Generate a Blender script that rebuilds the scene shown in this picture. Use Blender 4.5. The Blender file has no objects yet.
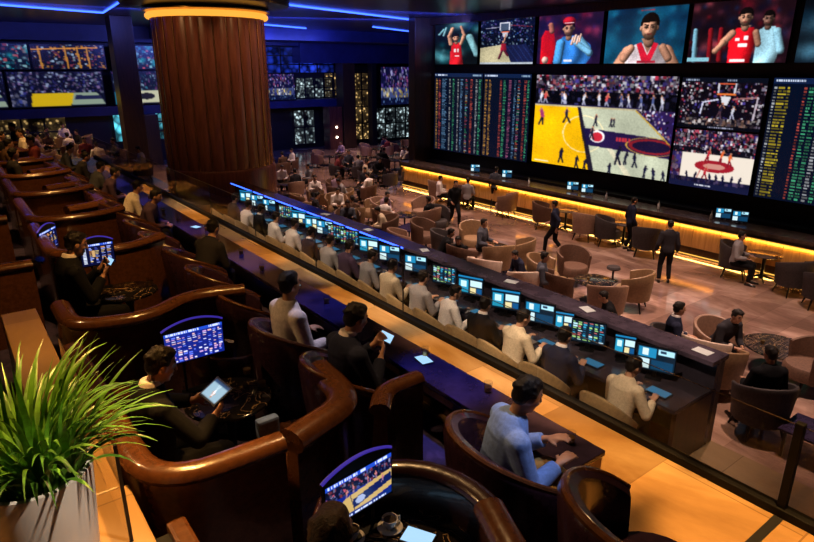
import bpy, bmesh, math, random
import numpy as np
from mathutils import Vector, Matrix

S = bpy.context.scene
COL = S.collection
random.seed(7)
PI = math.pi
R = math.radians

# ------------------------------------------------------------------ camera, world, exposure
CAM_H = 5.6                      # metres above the main gaming floor
HEAD = R(37.1)                   # heading, clockwise from +Y (rows of seats run along Y)
PITCH = math.atan(.335)
FPX = 609.0                      # focal length in pixels of the 814 px wide frame
cam_d = bpy.data.cameras.new('camera')
cam_d.sensor_width = 36.0
cam_d.lens = 36.0 * FPX / 814.0
cam_d.clip_end = 200
cam = bpy.data.objects.new('camera', cam_d)
COL.objects.link(cam)
cam.location = (0, 0, CAM_H)
cam.rotation_euler = (PI / 2 - PITCH, 0, -HEAD)
S.camera = cam
cam_d.dof.use_dof = False

w = bpy.data.worlds.new('world')
S.world = w
w.use_nodes = True
w.node_tree.nodes['Background'].inputs[0].default_value = (.10, .10, .22, 1)
w.node_tree.nodes['Background'].inputs[1].default_value = .05
S.view_settings.view_transform = 'Standard'
S.view_settings.look = 'None'
S.view_settings.exposure = 0.0
S.view_settings.gamma = 1.0
S.view_settings.use_curve_mapping = False
S.cycles.use_denoising = True
S.cycles.max_bounces = 6
S.cycles.diffuse_bounces = 2
S.cycles.glossy_bounces = 3
S.cycles.transparent_max_bounces = 12
S.cycles.caustics_reflective = False
S.cycles.caustics_refractive = False
S.cycles.sample_clamp_indirect = 4.0


def spot(x, y, z, tx, ty, tz, energy, color, angle=60, blend=.6, radius=.08):
    l = bpy.data.lights.new('unseen_spot', 'SPOT')
    l.energy = energy
    l.color = color
    l.spot_size = R(angle)
    l.spot_blend = blend
    l.shadow_soft_size = radius
    o = bpy.data.objects.new('unseen_spot', l)
    COL.objects.link(o)
    o.location = (x, y, z)
    d = Vector((tx - x, ty - y, tz - z))
    o.rotation_euler = d.to_track_quat('-Z', 'Y').to_euler()
    return o


def area(x, y, z, sx, sy, energy, color, tgt=None):
    l = bpy.data.lights.new('led_fill', 'AREA')  # unseen area lamp, added to strengthen the glow of LED lines
    l.shape = 'RECTANGLE'
    l.size, l.size_y = sx, sy
    l.energy = energy
    l.color = color
    o = bpy.data.objects.new('led_fill', l)
    COL.objects.link(o)
    o.location = (x, y, z)
    if tgt:
        o.rotation_euler = (Vector(tgt) - Vector((x, y, z))).to_track_quat('-Z', 'Y').to_euler()
    return o


WARM = (1, .56, .22)
AMBER = (1, .50, .13)
PINK = (1, .66, .50)
NEUT = (1, .78, .58)
BLUE = (.12, .16, 1)
# unseen spots added under the ceiling, each aimed at a chosen area (the ceiling hangs at 7.8 m)
spot(.9, 3.9, 7.7, .25, 2.7, 3.5, 1500, AMBER, 30, .5, .05)           # over the planter and its ledge
spot(-1.6, 7.0, 7.7, .9, 3.2, 3.4, 480, WARM, 40)
spot(2.9, 3.6, 7.7, 1.9, 2.2, 3.2, 420, WARM, 44)
spot(2.2, .2, 7.7, .1, 2.35, 3.75, 800, NEUT, 12, .5, .05)            # added to brighten the white pot
for yy in (6.4, 9.2, 12.0, 15.0, 18.5):
    spot(1.7, yy - 1.2, 7.7, 1.2, yy, 3.4, 640, AMBER, 54)
spot(.9, 5.0, 7.7, .9, 2.95, 3.5, 620, AMBER, 22)                      # rims of the near booths
for yy in (1.0, 2.6, 4.2, 6.2, 9.2, 12.4, 16.0, 20.0):
    spot(3.8, yy, 7.7, 3.8, yy, 2.7, 2500 if yy < 3 else 1450, AMBER, 21, .5)             # along the walkway behind the balustrade
for yy in (3.6, 5.6, 8.0, 10.6, 13.6):
    spot(3.0, yy - .8, 7.7, 5.3, yy, 2.3, 1250, NEUT, 34)             # over the staffed terminals
for xx, yy in ((9.5, 3.5), (11.5, 7.5), (14.5, 5.0), (10.5, 11.5), (14.5, 10.5), (11, 16), (15.5, 15.5), (12, 21), (16, 21), (14, 27), (19, 30), (11, 32), (23, 34)):
    spot(xx, yy, 7.7, xx, yy, 0, 1700, PINK, 78, .8)
for xx, yy in ((3.0, 27), (5.5, 31), (2.5, 35), (7, 36)):
    spot(xx, yy, 6.9, xx, yy, 1.4, 700, WARM, 80, .8)
for xx, yy in ((4.3, 18.2), (8.6, 17.0), (11.4, 18.6)):
    spot(xx, yy, 7.7, 7.9, 21.3, 4.2, 300, WARM, 60)                  # grazing the fluted pillar
for xx, zz in ((17.94, .93), (17.94, .10)):
    area(xx, 11.0, zz, 26, .03, 105, (1, .50, .09), (18.3, 11.0, zz - .35) if zz > .5 else (17.4, 11.0, -.2))  # unseen lamps added to carry the light of the bar's LED strips
spot(3.4, 5.2, 7.7, 2.1, 4.4, 3.5, 420, (.80, .74, 1), 13)              # cool spots added to tint the shirts of two seated men
spot(3.6, 1.2, 7.7, 2.25, 2.1, 3.5, 420, (.70, .76, 1), 13)
# unseen blue lamps added to tint the low table, ceiling and bulkhead
for yy in (3.4, 5.4, 7.4, 9.6, 12.0, 14.6):
    spot(3.3, yy, 7.7, 3.0, yy, 3.0, 900, BLUE, 15, .7)                # blue wash on the low table
area(15, 27.5, 7.4, 10, .6, 560, BLUE, (16, 30, 8.8))
area(15.5, 22.5, 7.3, 9, .4, 350, BLUE, (15.8, 24, 8.8))
area(17, 35, 7.0, 8, .6, 230, BLUE, (18, 40, 6.2))
area(4, 27.5, 7.5, 9, .4, 260, BLUE, (4, 29, 9))


# ------------------------------------------------------------------ materials
def new_mat(name):
    m = bpy.data.materials.new(name)
    m.use_nodes = True
    return m, m.node_tree, m.node_tree.nodes['Principled BSDF']


def noise_col(nt, bsdf, c1, c2, scale, detail=4, rough=.6, lo=.35, hi=.65, stretch=None, dist=0.):
    tc = nt.nodes.new('ShaderNodeTexCoord')
    mp = nt.nodes.new('ShaderNodeMapping')
    if stretch:
        mp.inputs['Scale'].default_value = stretch
    nz = nt.nodes.new('ShaderNodeTexNoise')
    nz.inputs['Scale'].default_value = scale
    nz.inputs['Detail'].default_value = detail
    nz.inputs['Roughness'].default_value = rough
    nz.inputs['Distortion'].default_value = dist
    rp = nt.nodes.new('ShaderNodeValToRGB')
    rp.color_ramp.elements[0].position = lo
    rp.color_ramp.elements[1].position = hi
    rp.color_ramp.elements[0].color = (*c1, 1)
    rp.color_ramp.elements[1].color = (*c2, 1)
    nt.links.new(tc.outputs['Object'], mp.inputs[0])
    nt.links.new(mp.outputs[0], nz.inputs['Vector'])
    nt.links.new(nz.outputs['Fac'], rp.inputs[0])
    nt.links.new(rp.outputs[0], bsdf.inputs['Base Color'])
    return nz, rp, mp


def simple(name, c, rough=.5, metal=0., var=.25, scale=12., bump=0., spec=.5, coat=0., stretch=None):
    m, nt, b = new_mat(name)
    b.inputs['Roughness'].default_value = rough
    b.inputs['Metallic'].default_value = metal
    b.inputs['Specular IOR Level'].default_value = spec
    b.inputs['Coat Weight'].default_value = coat
    c1 = tuple(max(0, x * (1 - var)) for x in c)
    c2 = tuple(min(1, x * (1 + var)) for x in c)
    nz, rp, mp = noise_col(nt, b, c1, c2, scale, stretch=stretch)
    if bump:
        bp = nt.nodes.new('ShaderNodeBump')
        bp.inputs['Strength'].default_value = bump
        bp.inputs['Distance'].default_value = .01
        nt.links.new(nz.outputs['Fac'], bp.inputs['Height'])
        nt.links.new(bp.outputs[0], b.inputs['Normal'])
    return m


def emis(name, c, strength):
    m, nt, b = new_mat(name)
    b.inputs['Base Color'].default_value = (.01, .01, .01, 1)
    b.inputs['Emission Color'].default_value = (*c, 1)
    b.inputs['Emission Strength'].default_value = strength
    return m


def marble_floor(name, c1, c2, vein, rough, tile):
    m, nt, b = new_mat(name)
    b.inputs['Roughness'].default_value = rough
    nz, rp, mp = noise_col(nt, b, c1, c2, .9, 8, .62, .32, .68, (1.0, .45, 1), .6)
    e = rp.color_ramp.elements.new(.52)
    e.color = (*vein, 1)
    tc = nt.nodes.new('ShaderNodeTexCoord')
    bt = nt.nodes.new('ShaderNodeTexBrick')
    bt.offset = .5
    bt.inputs['Scale'].default_value = 1
    bt.inputs['Mortar Size'].default_value = .006
    bt.inputs['Brick Width'].default_value = tile * 2
    bt.inputs['Row Height'].default_value = tile
    bt.inputs['Color1'].default_value = (1, 1, 1, 1)
    bt.inputs['Color2'].default_value = (.46, .45, .45, 1)
    bt.inputs['Mortar'].default_value = (.45, .42, .4, 1)
    mx = nt.nodes.new('ShaderNodeMix')
    mx.data_type = 'RGBA'
    mx.blend_type = 'MULTIPLY'
    mx.inputs['Factor'].default_value = .8
    nt.links.new(tc.outputs['Object'], bt.inputs['Vector'])
    nt.links.new(rp.outputs[0], mx.inputs['A'])
    nt.links.new(bt.outputs['Color'], mx.inputs['B'])
    nt.links.new(mx.outputs['Result'], b.inputs['Base Color'])
    return m


def black_marble(name):
    m, nt, b = new_mat(name)
    b.inputs['Roughness'].default_value = .12
    nz, rp, mp = noise_col(nt, b, (.012, .010, .010), (.02, .016, .014), 4.5, 3, .55, .3, .7, None, 1.2)
    rp.color_ramp.elements.new(.50).color = (.42, .26, .12, 1)
    rp.color_ramp.elements.new(.488).color = (.012, .010, .010, 1)
    rp.color_ramp.elements.new(.512).color = (.012, .010, .010, 1)
    return m


def panel_wood(name, c1, c2, rough):
    m, nt, b = new_mat(name)
    b.inputs['Roughness'].default_value = rough
    noise_col(nt, b, c1, c2, 5, 5, .6, .3, .7, (3, 3, .25), .4)
    return m


def carpet(name, c1, c2):
    m, nt, b = new_mat(name)
    b.inputs['Roughness'].default_value = .8
    noise_col(nt, b, c1, c2, 3.2, 3, .5, .42, .58, None, 2.2)
    return m


def display_mat(name, strength):
    m, nt, b = new_mat(name)
    b.inputs['Base Color'].default_value = (.005, .005, .006, 1)
    b.inputs['Roughness'].default_value = .25
    a = nt.nodes.new('ShaderNodeVertexColor')
    a.layer_name = 'picture'
    nt.links.new(a.outputs['Color'], b.inputs['Emission Color'])
    b.inputs['Emission Strength'].default_value = strength
    return m


def glass_mat(name, tint, refl=1.0):
    m = bpy.data.materials.new(name)
    m.use_nodes = True
    nt = m.node_tree
    for n in list(nt.nodes):
        nt.nodes.remove(n)
    out = nt.nodes.new('ShaderNodeOutputMaterial')
    tr = nt.nodes.new('ShaderNodeBsdfTransparent')
    tr.inputs[0].default_value = (*tint, 1)
    gl = nt.nodes.new('ShaderNodeBsdfGlossy')
    gl.inputs['Roughness'].default_value = .03
    fr = nt.nodes.new('ShaderNodeFresnel')
    fr.inputs['IOR'].default_value = 1.45
    mx = nt.nodes.new('ShaderNodeMixShader')
    ge = nt.nodes.new('ShaderNodeNewGeometry')
    iv = nt.nodes.new('ShaderNodeMath')
    iv.operation = 'SUBTRACT'
    iv.inputs[0].default_value = 1
    nt.links.new(ge.outputs['Backfacing'], iv.inputs[1])
    ml = nt.nodes.new('ShaderNodeMath')
    ml.operation = 'MULTIPLY'
    nt.links.new(fr.outputs[0], ml.inputs[0])
    nt.links.new(iv.outputs[0], ml.inputs[1])
    nt.links.new(ml.outputs[0], mx.inputs[0])
    nt.links.new(tr.outputs[0], mx.inputs[1])
    nt.links.new(gl.outputs[0], mx.inputs[2])
    nt.links.new(mx.outputs[0], out.inputs[0])
    return m


M = {}
M['floor_main'] = marble_floor('pink_marble', (.15, .085, .065), (.60, .40, .33), (.32, .19, .15), .10, .7)
M['floor_term'] = marble_floor('tan_marble', (.16, .10, .055), (.36, .25, .15), (.26, .17, .10), .2, 1.2)
M['walk'] = marble_floor('honey_marble', (.24, .13, .055), (.62, .42, .22), (.42, .25, .11), .14, 1.0)
M['carpet'] = carpet('indigo_carpet', (.018, .014, .055), (.05, .035, .10))
M['carpet_dark'] = carpet('brown_carpet', (.02, .012, .012), (.05, .03, .03))
M['ceiling'] = simple('ceiling_lacquer', (.012, .016, .05), .28, 0, .3, 1.5)
M['navy'] = simple('navy_plaster', (.015, .02, .09), .45, 0, .25, 1.0)
M['black'] = simple('black_panel', (.006, .006, .008), .5, 0, .3, 3)
M['rail'] = simple('black_rail', (.004, .004, .005), .6, 0, .3, 3, 0, .15)
M['blackmetal'] = simple('black_metal', (.012, .012, .014), .32, .6, .2, 20)
M['darkwood'] = panel_wood('dark_wood', (.018, .009, .006), (.06, .028, .016), .35)
M['pillarwood'] = panel_wood('mahogany_panel', (.058, .018, .014), (.140, .046, .034), .26)
M['seam'] = simple('bronze_seam', (.38, .20, .09), .3, .9, .2, 10)
M['bronze_edge'] = simple('bronze_edge', (.10, .075, .05), .3, .7, .2, 10)
M['brass'] = simple('brass', (.60, .34, .10), .28, .95, .15, 10)
M['barwood'] = panel_wood('amber_wood', (.40, .20, .06), (.62, .36, .13), .35)
M['bartop'] = simple('bar_stone', (.085, .055, .045), .18, 0, .4, 5)
M['ledge'] = simple('plum_stone', (.075, .052, .075), .16, 0, .4, 4)
M['desk'] = simple('dark_desk', (.028, .022, .030), .2, 0, .3, 5)
M['lowtable'] = simple('violet_lacquer', (.035, .024, .06), .14, 0, .35, 4)
M['leather'] = simple('brown_leather', (.085, .030, .011), .24, 0, .22, 26, .18, .5, .35)
M['leather_dk'] = simple('oxblood_leather', (.026, .009, .009), .27, 0, .25, 26, .18, .5, .35)
M['leather_plum'] = simple('plum_leather', (.040, .016, .028), .24, 0, .25, 26, .15, .5, .35)
M['tan'] = simple('tan_leather', (.34, .225, .11), .45, 0, .15, 22, .12)
M['lounge_tan'] = simple('lounge_tan_leather', (.25, .15, .08), .42, 0, .15, 22, .12)
M['tan_rose'] = simple('rose_tan_leather', (.25, .145, .10), .5, 0, .15, 22, .12)
M['brown_fab'] = simple('brown_fabric', (.105, .05, .03), .7, 0, .25, 30, .1)
M['cream'] = simple('cream_fabric', (.62, .48, .40), .75, 0, .12, 30, .1)
M['dark_fab'] = simple('dark_fabric', (.035, .026, .028), .7, 0, .3, 30, .1)
M['marble'] = black_marble('black_gold_marble')
M['stone'] = marble_floor('bronze_stone', (.30, .17, .07), (.55, .34, .15), (.42, .25, .10), .3, 3.0)
M['white_pot'] = simple('white_ceramic', (.72, .68, .64), .32, 0, .05, 6)
M['soil'] = simple('soil', (.035, .022, .014), .95, 0, .4, 60, .5)
M['leaf'] = simple('leaf_green', (.10, .26, .022), .38, 0, .55, 9)
M['glass'] = glass_mat('clear_glass', (.95, .93, .89))
M['tumbler'] = glass_mat('tumbler_glass', (.9, .92, .95))
M['skin'] = simple('skin', (.42, .215, .135), .5, 0, .08, 20)
M['skin2'] = simple('skin_deep', (.30, .145, .085), .5, 0, .08, 20)
M['feature'] = simple('eye_dark', (.03, .018, .014), .4, 0, .2, 30)
M['hair'] = simple('black_hair', (.009, .006, .005), .55, 0, .6, 90, .6, .25, stretch=(1, 1, .25))
M['hair_br'] = simple('brown_hair', (.04, .019, .009), .5, 0, .6, 90, .6, .3, stretch=(1, 1, .3))
for n, c in dict(white=(.78, .70, .68), cream_shirt=(.60, .48, .34), pale_blue=(.22, .34, .72), grey=(.26, .24, .25), navy_cloth=(.016, .019, .042), black_cloth=(.008, .008, .010),
                 charcoal=(.026, .024, .03), plum_cloth=(.075, .045, .085), brown_cloth=(.10, .055, .035), khaki=(.30, .19, .07), maroon=(.16, .03, .035), slate=(.07, .075, .10),
                 mauve=(.30, .20, .27)).items():
    M[n] = simple(n, c, .85, 0, .12, 40, .15, .12)
M['shoe'] = simple('shoe_leather', (.012, .009, .008), .3, 0, .2, 30)
M['led_warm'] = emis('led_amber', (1, .48, .06), 1.25)
M['led_floor'] = emis('led_floor_amber', (1, .52, .08), 1.3)
M['led_blue'] = emis('led_blue', (.03, .09, 1), 5)
M['ring'] = emis('ring_amber', (1, .40, .045), 1.25)
M['lamp'] = emis('lamp_white', (1, .85, .65), 14)
M['header'] = emis('violet_edge', (.07, .04, .55), .55)
M['phone'] = emis('phone_screen', (.35, .62, .9), 1.2)
M['touch'] = emis('touch_screen', (.02, .24, .50), .55)
M['paper'] = simple('paper', (.75, .75, .78), .7, 0, .05, 10)
M['disp_big'] = display_mat('video_wall_picture', 1.1)
M['disp_mon'] = display_mat('monitor_picture', 1.35)
M['disp_far'] = display_mat('distant_picture', .9)


def window_mat(name, c, scale, strength, size=.42):
    """Dark pane full of small blurred lights."""
    m, nt, b = new_mat(name)
    b.inputs['Base Color'].default_value = (.01, .012, .015, 1)
    b.inputs['Roughness'].default_value = .1
    tc = nt.nodes.new('ShaderNodeTexCoord')
    vo = nt.nodes.new('ShaderNodeTexVoronoi')
    vo.inputs['Scale'].default_value = scale
    nz = nt.nodes.new('ShaderNodeTexNoise')
    nz.inputs['Scale'].default_value = scale * .22
    rp = nt.nodes.new('ShaderNodeValToRGB')
    rp.color_ramp.elements[0].position = size * .35
    rp.color_ramp.elements[0].color = (*c, 1)
    rp.color_ramp.elements[1].position = size
    rp.color_ramp.elements[1].color = tuple(x * .06 for x in c) + (1,)
    bw = nt.nodes.new('ShaderNodeRGBToBW')
    mr = nt.nodes.new('ShaderNodeMapRange')
    mr.inputs['From Min'].default_value = .35
    mr.inputs['From Max'].default_value = .75
    mu = nt.nodes.new('ShaderNodeMath')
    mu.operation = 'MULTIPLY'
    m2 = nt.nodes.new('ShaderNodeMath')
    m2.operation = 'MULTIPLY'
    m2.inputs[1].default_value = strength * 3.2
    nt.links.new(tc.outputs['Object'], vo.inputs['Vector'])
    nt.links.new(tc.outputs['Object'], nz.inputs['Vector'])
    nt.links.new(vo.outputs['Distance'], rp.inputs[0])
    nt.links.new(vo.outputs['Color'], bw.inputs[0])
    nt.links.new(nz.outputs['Fac'], mr.inputs['Value'])
    nt.links.new(bw.outputs[0], mu.inputs[0])
    nt.links.new(mr.outputs[0], mu.inputs[1])
    nt.links.new(mu.outputs[0], m2.inputs[0])
    nt.links.new(rp.outputs[0], b.inputs['Emission Color'])
    nt.links.new(m2.outputs[0], b.inputs['Emission Strength'])
    return m


M['win_cyan'] = window_mat('lit_cyan_window', (.10, .62, .80), 2.2, 1.1, .75)
M['win_gold'] = window_mat('lit_gold_window', (.80, .50, .18), 4.5, .8)
M['win_pale'] = window_mat('lit_pale_window', (.50, .66, .70), 4.5, 1.0, .5)
M['win_blue'] = window_mat('lit_blue_window', (.02, .06, .8), 2.4, .6, .7)


# ------------------------------------------------------------------ mesh helpers
def at(px, py, z):
    """World point at height z that the photograph shows at pixel (px, py)."""
    c, s = math.cos(HEAD), math.sin(HEAD)
    cp, sp = math.cos(PITCH), math.sin(PITCH)
    Fv = Vector((s * cp, c * cp, -sp))
    Rv = Vector((c, -s, 0))
    Uv = Rv.cross(Fv)
    r = Fv + Rv * ((px - 407) / FPX) - Uv * ((py - 271) / FPX)
    t = (z - CAM_H) / r.z
    return Vector((0, 0, CAM_H)) + r * t


def obj(name, bm, mat, parent=None, smooth=True, loc=None):
    me = bpy.data.meshes.new(name)
    bmesh.ops.recalc_face_normals(bm, faces=bm.faces)
    bm.to_mesh(me)
    bm.free()
    for m_ in (mat if isinstance(mat, (list, tuple)) else [mat]):
        me.materials.append(m_)
    if smooth:
        me.polygons.foreach_set('use_smooth', [True] * len(me.polygons))
        try:
            me.set_sharp_from_angle(angle=R(38))
        except Exception:
            pass
    o = bpy.data.objects.new(name, me)
    COL.objects.link(o)
    if parent:
        o.parent = parent
    if loc is not None:
        o.location = loc
    return o


def tag(o, label, cat, group=None):
    o['label'] = label
    o['category'] = cat
    if group:
        o['group'] = group
    return o


def thing(name, label, cat, loc=(0, 0, 0), rz=0, group=None):
    o = bpy.data.objects.new(name, None)
    COL.objects.link(o)
    o.location = loc
    o.rotation_euler = (0, 0, rz)
    o.empty_display_size = .1
    return tag(o, label, cat, group)


def struct(name, bm, mat, smooth=False):
    o = obj(name, bm, mat, None, smooth)
    o['kind'] = 'structure'
    return o


def dup(root, loc, rz, label, group=None, scale=None, mats=None):
    """A copy of a thing with its parts and sub-parts; mats maps a part's kind to another material."""
    r_ = root.copy()
    COL.objects.link(r_)
    r_.location = loc
    r_.rotation_euler = (0, 0, rz)
    r_['label'] = label
    if group:
        r_['group'] = group
    if scale:
        r_.scale = (scale,) * 3
    for ch in list(root.children):
        c = ch.copy()
        COL.objects.link(c)
        c.parent = r_
        if mats:
            recolor(c, mats)
        for g in list(ch.children):
            d = g.copy()
            COL.objects.link(d)
            d.parent = c
            if mats:
                recolor(d, mats)
    if mats and r_.type == 'MESH':
        recolor(r_, mats)
    return r_


def recolor(o, mats):
    k = o.name.split('.')[0]
    if k in mats and o.type == 'MESH':
        o.material_slots[0].link = 'OBJECT'
        o.material_slots[0].material = mats[k]


def B():
    return bmesh.new()


def box(bm, x0, x1, y0, y1, z0, z1, bev=0., rz=0., mi=0):
    r_ = bmesh.ops.create_cube(bm, size=1)
    vs = r_['verts']
    bmesh.ops.scale(bm, vec=(x1 - x0, y1 - y0, z1 - z0), verts=vs)
    c = Vector(((x0 + x1) / 2, (y0 + y1) / 2, (z0 + z1) / 2))
    if rz:
        bmesh.ops.rotate(bm, matrix=Matrix.Rotation(rz, 3, 'Z'), verts=vs)
    bmesh.ops.translate(bm, vec=c, verts=vs)
    if bev:
        es = list({e for v in vs for e in v.link_edges})
        bmesh.ops.bevel(bm, geom=es, offset=bev, segments=2, affect='EDGES', profile=.6)
    return bm


def rings(bm, rs, cap=True, loop=False):
    """Skin a list of equal-sized closed rings of points."""
    vv = [[bm.verts.new(p) for p in r_] for r_ in rs]
    n = len(rs[0])
    m_ = len(rs)
    for i in range(m_ if loop else m_ - 1):
        a, b = vv[i], vv[(i + 1) % m_]
        for j in range(n):
            bm.faces.new((a[j], a[(j + 1) % n], b[(j + 1) % n], b[j]))
    if cap and not loop:
        bm.faces.new(vv[0][::-1])
        bm.faces.new(vv[-1])
    return bm


def lathe(bm, prof, seg=28, c=(0, 0, 0), sx=1, sy=1):
    rs = []
    for r_, z in prof:
        rs.append([Vector((c[0] + r_ * sx * math.cos(2 * PI * k / seg), c[1] + r_ * sy * math.sin(2 * PI * k / seg), c[2] + z)) for k in range(seg)])
    return rings(bm, rs)


def tube(bm, pts, rad, seg=8):
    pts = [Vector(p) for p in pts]
    rs = []
    prev = None
    for i, p in enumerate(pts):
        d = (pts[min(i + 1, len(pts) - 1)] - pts[max(i - 1, 0)]).normalized()
        ref = prev if prev is not None else (Vector((0, 0, 1)) if abs(d.z) < .9 else Vector((1, 0, 0)))
        u = (ref - d * ref.dot(d)).normalized()
        v = d.cross(u)
        prev = u
        r_ = rad[i] if isinstance(rad, (list, tuple)) else rad
        rs.append([p + u * (r_ * math.cos(2 * PI * k / seg)) + v * (r_ * math.sin(2 * PI * k / seg)) for k in range(seg)])
    return rings(bm, rs)


def ell(bm, c, rx, ry, rz, rot=None, sub=2):
    r_ = bmesh.ops.create_icosphere(bm, subdivisions=sub, radius=1)
    m_ = Matrix.Diagonal((rx, ry, rz)).to_4x4()
    if rot is not None:
        m_ = rot.to_4x4() @ m_
    m_ = Matrix.Translation(c) @ m_
    bmesh.ops.transform(bm, matrix=m_, verts=r_['verts'])
    return bm


def round_path(pts, rad, n=6):
    out = []
    pts = [Vector(p) for p in pts]
    for i, p in enumerate(pts):
        if i in (0, len(pts) - 1):
            out.append(p)
            continue
        a = (pts[i - 1] - p)
        b = (pts[i + 1] - p)
        d = min(rad, a.length * .49, b.length * .49)
        p0 = p + a.normalized() * d
        p1 = p + b.normalized() * d
        for k in range(n + 1):
            t = k / n
            out.append(p0 * (1 - t) ** 2 + p * 2 * t * (1 - t) + p1 * t * t)
    return out


def sweep(bm, path, prof, side=1):
    """prof: closed ring of (inward offset, z)."""
    rs = []
    n = len(path)
    for i, p in enumerate(path):
        d = (path[min(i + 1, n - 1)] - path[max(i - 1, 0)])
        d = Vector((d.x, d.y)).normalized()
        nn = Vector((-d.y, d.x)) * side
        rs.append([Vector((p.x + nn.x * o_, p.y + nn.y * o_, z)) for o_, z in prof])
    return rings(bm, rs)


# ------------------------------------------------------------------ pictures shown on screens
rng = np.random.default_rng(3)


class Pic:
    def __init__(s, w_, h_, c=(0, 0, 0)):
        s.w, s.h = w_, h_
        s.a = np.zeros((h_, w_, 3)) + np.array(c)
        s.u, s.v = np.meshgrid((np.arange(w_) + .5) / w_, (np.arange(h_) + .5) / h_)

    def rect(s, u0, v0, u1, v1, c):
        s.a[(s.u >= u0) & (s.u < u1) & (s.v >= v0) & (s.v < v1)] = c

    def poly(s, pts, c):
        m_ = np.zeros(s.u.shape, bool)
        n = len(pts)
        for i in range(n):
            x0, y0 = pts[i]
            x1, y1 = pts[(i + 1) % n]
            if y0 == y1:
                continue
            cond = ((s.v >= min(y0, y1)) & (s.v < max(y0, y1))) & (s.u < x0 + (s.v - y0) * (x1 - x0) / (y1 - y0))
            m_ ^= cond
        s.a[m_] = c

    def ellipse(s, cu, cv, ru, rv, c, ring=None):
        d = ((s.u - cu) / ru) ** 2 + ((s.v - cv) / rv) ** 2
        m_ = d < 1
        if ring:
            m_ &= d > (1 - ring) ** 2
        s.a[m_] = c

    def line(s, u0, v0, u1, v1, wd, c):
        asp = s.w / s.h
        du, dv = (u1 - u0) * asp, v1 - v0
        L = math.hypot(du, dv) + 1e-9
        t = np.clip((((s.u - u0) * asp) * du + (s.v - v0) * dv) / L ** 2, 0, 1)
        d = np.hypot((s.u - u0) * asp - t * du, s.v - v0 - t * dv)
        s.a[d < wd / 2] = c

    def crowd(s, u0, v0, u1, v1, n, size, cols, dark=(.02, .02, .05)):
        s.rect(u0, v0, u1, v1, dark)
        for _ in range(n):
            cu, cv = rng.uniform(u0, u1), rng.uniform(v0, v1)
            c = np.array(cols[rng.integers(len(cols))]) * rng.uniform(.35, 1)
            r_ = size * rng.uniform(.5, 1.2)
            m_ = (abs(s.u - cu) < r_ * s.h / s.w * .8) & (abs(s.v - cv) < r_) & (s.u >= u0) & (s.u < u1) & (s.v >= v0) & (s.v < v1)
            s.a[m_] = c

    def ball(s, cu, cv, ru, rv, c, amb=.34):
        x, y = (s.u - cu) / ru, (s.v - cv) / rv
        d = x * x + y * y
        m_ = d < 1
        z = np.sqrt(np.clip(1 - d, 0, 1))
        k = amb + (1.12 - amb) * np.clip(-.55 * x - .45 * y + .70 * z, 0, 1)
        s.a[m_] = (np.array(c) * k[..., None])[m_]

    def rod(s, u0, v0, u1, v1, wd, c, amb=.34):
        asp = s.w / s.h
        du, dv = (u1 - u0) * asp, v1 - v0
        L = math.hypot(du, dv) + 1e-9
        t = np.clip((((s.u - u0) * asp) * du + (s.v - v0) * dv) / L ** 2, 0, 1)
        px, py = (s.u - u0) * asp - t * du, s.v - v0 - t * dv
        d = np.hypot(px, py) / (wd / 2)
        z = np.sqrt(np.clip(1 - d * d, 0, 1))
        k = amb + (1.12 - amb) * np.clip((-.55 * px - .45 * py) / (wd / 2) + .70 * z, 0, 1)
        m_ = d < 1
        s.a[m_] = (np.array(c) * k[..., None])[m_]

    def drape(s, pts, c, amp=.35, f=17.):
        """A garment: polygon with soft folds and a darker far side."""
        old = s.a.copy()
        s.poly(pts, (-1, -1, -1))
        m_ = s.a[..., 0] < 0
        us = [p[0] for p in pts]
        x = (s.u - min(us)) / (max(us) - min(us))
        k = 1.08 - .62 * x ** 1.3 + amp * .5 * np.sin(f * (s.u * 1.3 + s.v * .8) + 3 * np.sin(5 * s.v))
        s.a = old
        s.a[m_] = (np.array(c) * np.clip(k, .2, 1.25)[..., None])[m_]

    def film(s, amt=.18):
        """Broadcast texture: soft light variation and fine grain."""
        lo = rng.uniform(1 - amt, 1 + amt * 1.6, (7, 9))
        yi = s.v * 5.99
        xi = s.u * 7.99
        y0, x0 = yi.astype(int), xi.astype(int)
        fy, fx = yi - y0, xi - x0
        f = lo[y0, x0] * (1 - fy) * (1 - fx) + lo[y0 + 1, x0] * fy * (1 - fx) + lo[y0, x0 + 1] * (1 - fy) * fx + lo[y0 + 1, x0 + 1] * fy * fx
        s.a = s.a * f[..., None] * rng.uniform(1 - amt, 1 + amt, s.u.shape)[..., None]

    def figure(s, cu, cv, h, top, legs, skin=(.75, .5, .38)):
        a = s.h / s.w
        r_ = rng.uniform
        ln = r_(-.10, .10) * h * a
        s.line(cu, cv, cu - h * r_(.02, .18) * a, cv + h * .48, h * .09, legs)
        s.line(cu, cv, cu + h * r_(.02, .2) * a, cv + h * .46, h * .09, legs)
        s.line(cu, cv, cu + ln, cv - h * .30, h * .17, top)
        for sg in (-1, 1):
            eu, ev = cu + ln + sg * h * r_(.08, .17) * a, cv - h * r_(.05, .32)
            s.line(cu + ln + sg * h * .07 * a, cv - h * .29, eu, ev, h * .055, skin)
        s.ellipse(cu + ln * 1.3, cv - h * .42, h * .058 * a, h * .072, skin)

    def seen_from_floor(s, y0, y1):
        """Column positions were measured along the foreshortened screen; spread them evenly along its real width."""
        def px(y):
            d = Vector((20.0, y, 0))
            f = d.x * math.sin(HEAD) + d.y * math.cos(HEAD)
            return (d.x * math.cos(HEAD) - d.y * math.sin(HEAD)) / f
        t = (np.arange(s.w) + .5) / s.w
        q = np.array([(px(y0 + (y1 - y0) * k) - px(y0)) / (px(y1) - px(y0)) for k in t])
        s.a = s.a[:, np.clip((q * s.w).astype(int), 0, s.w - 1)]
        return s

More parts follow.
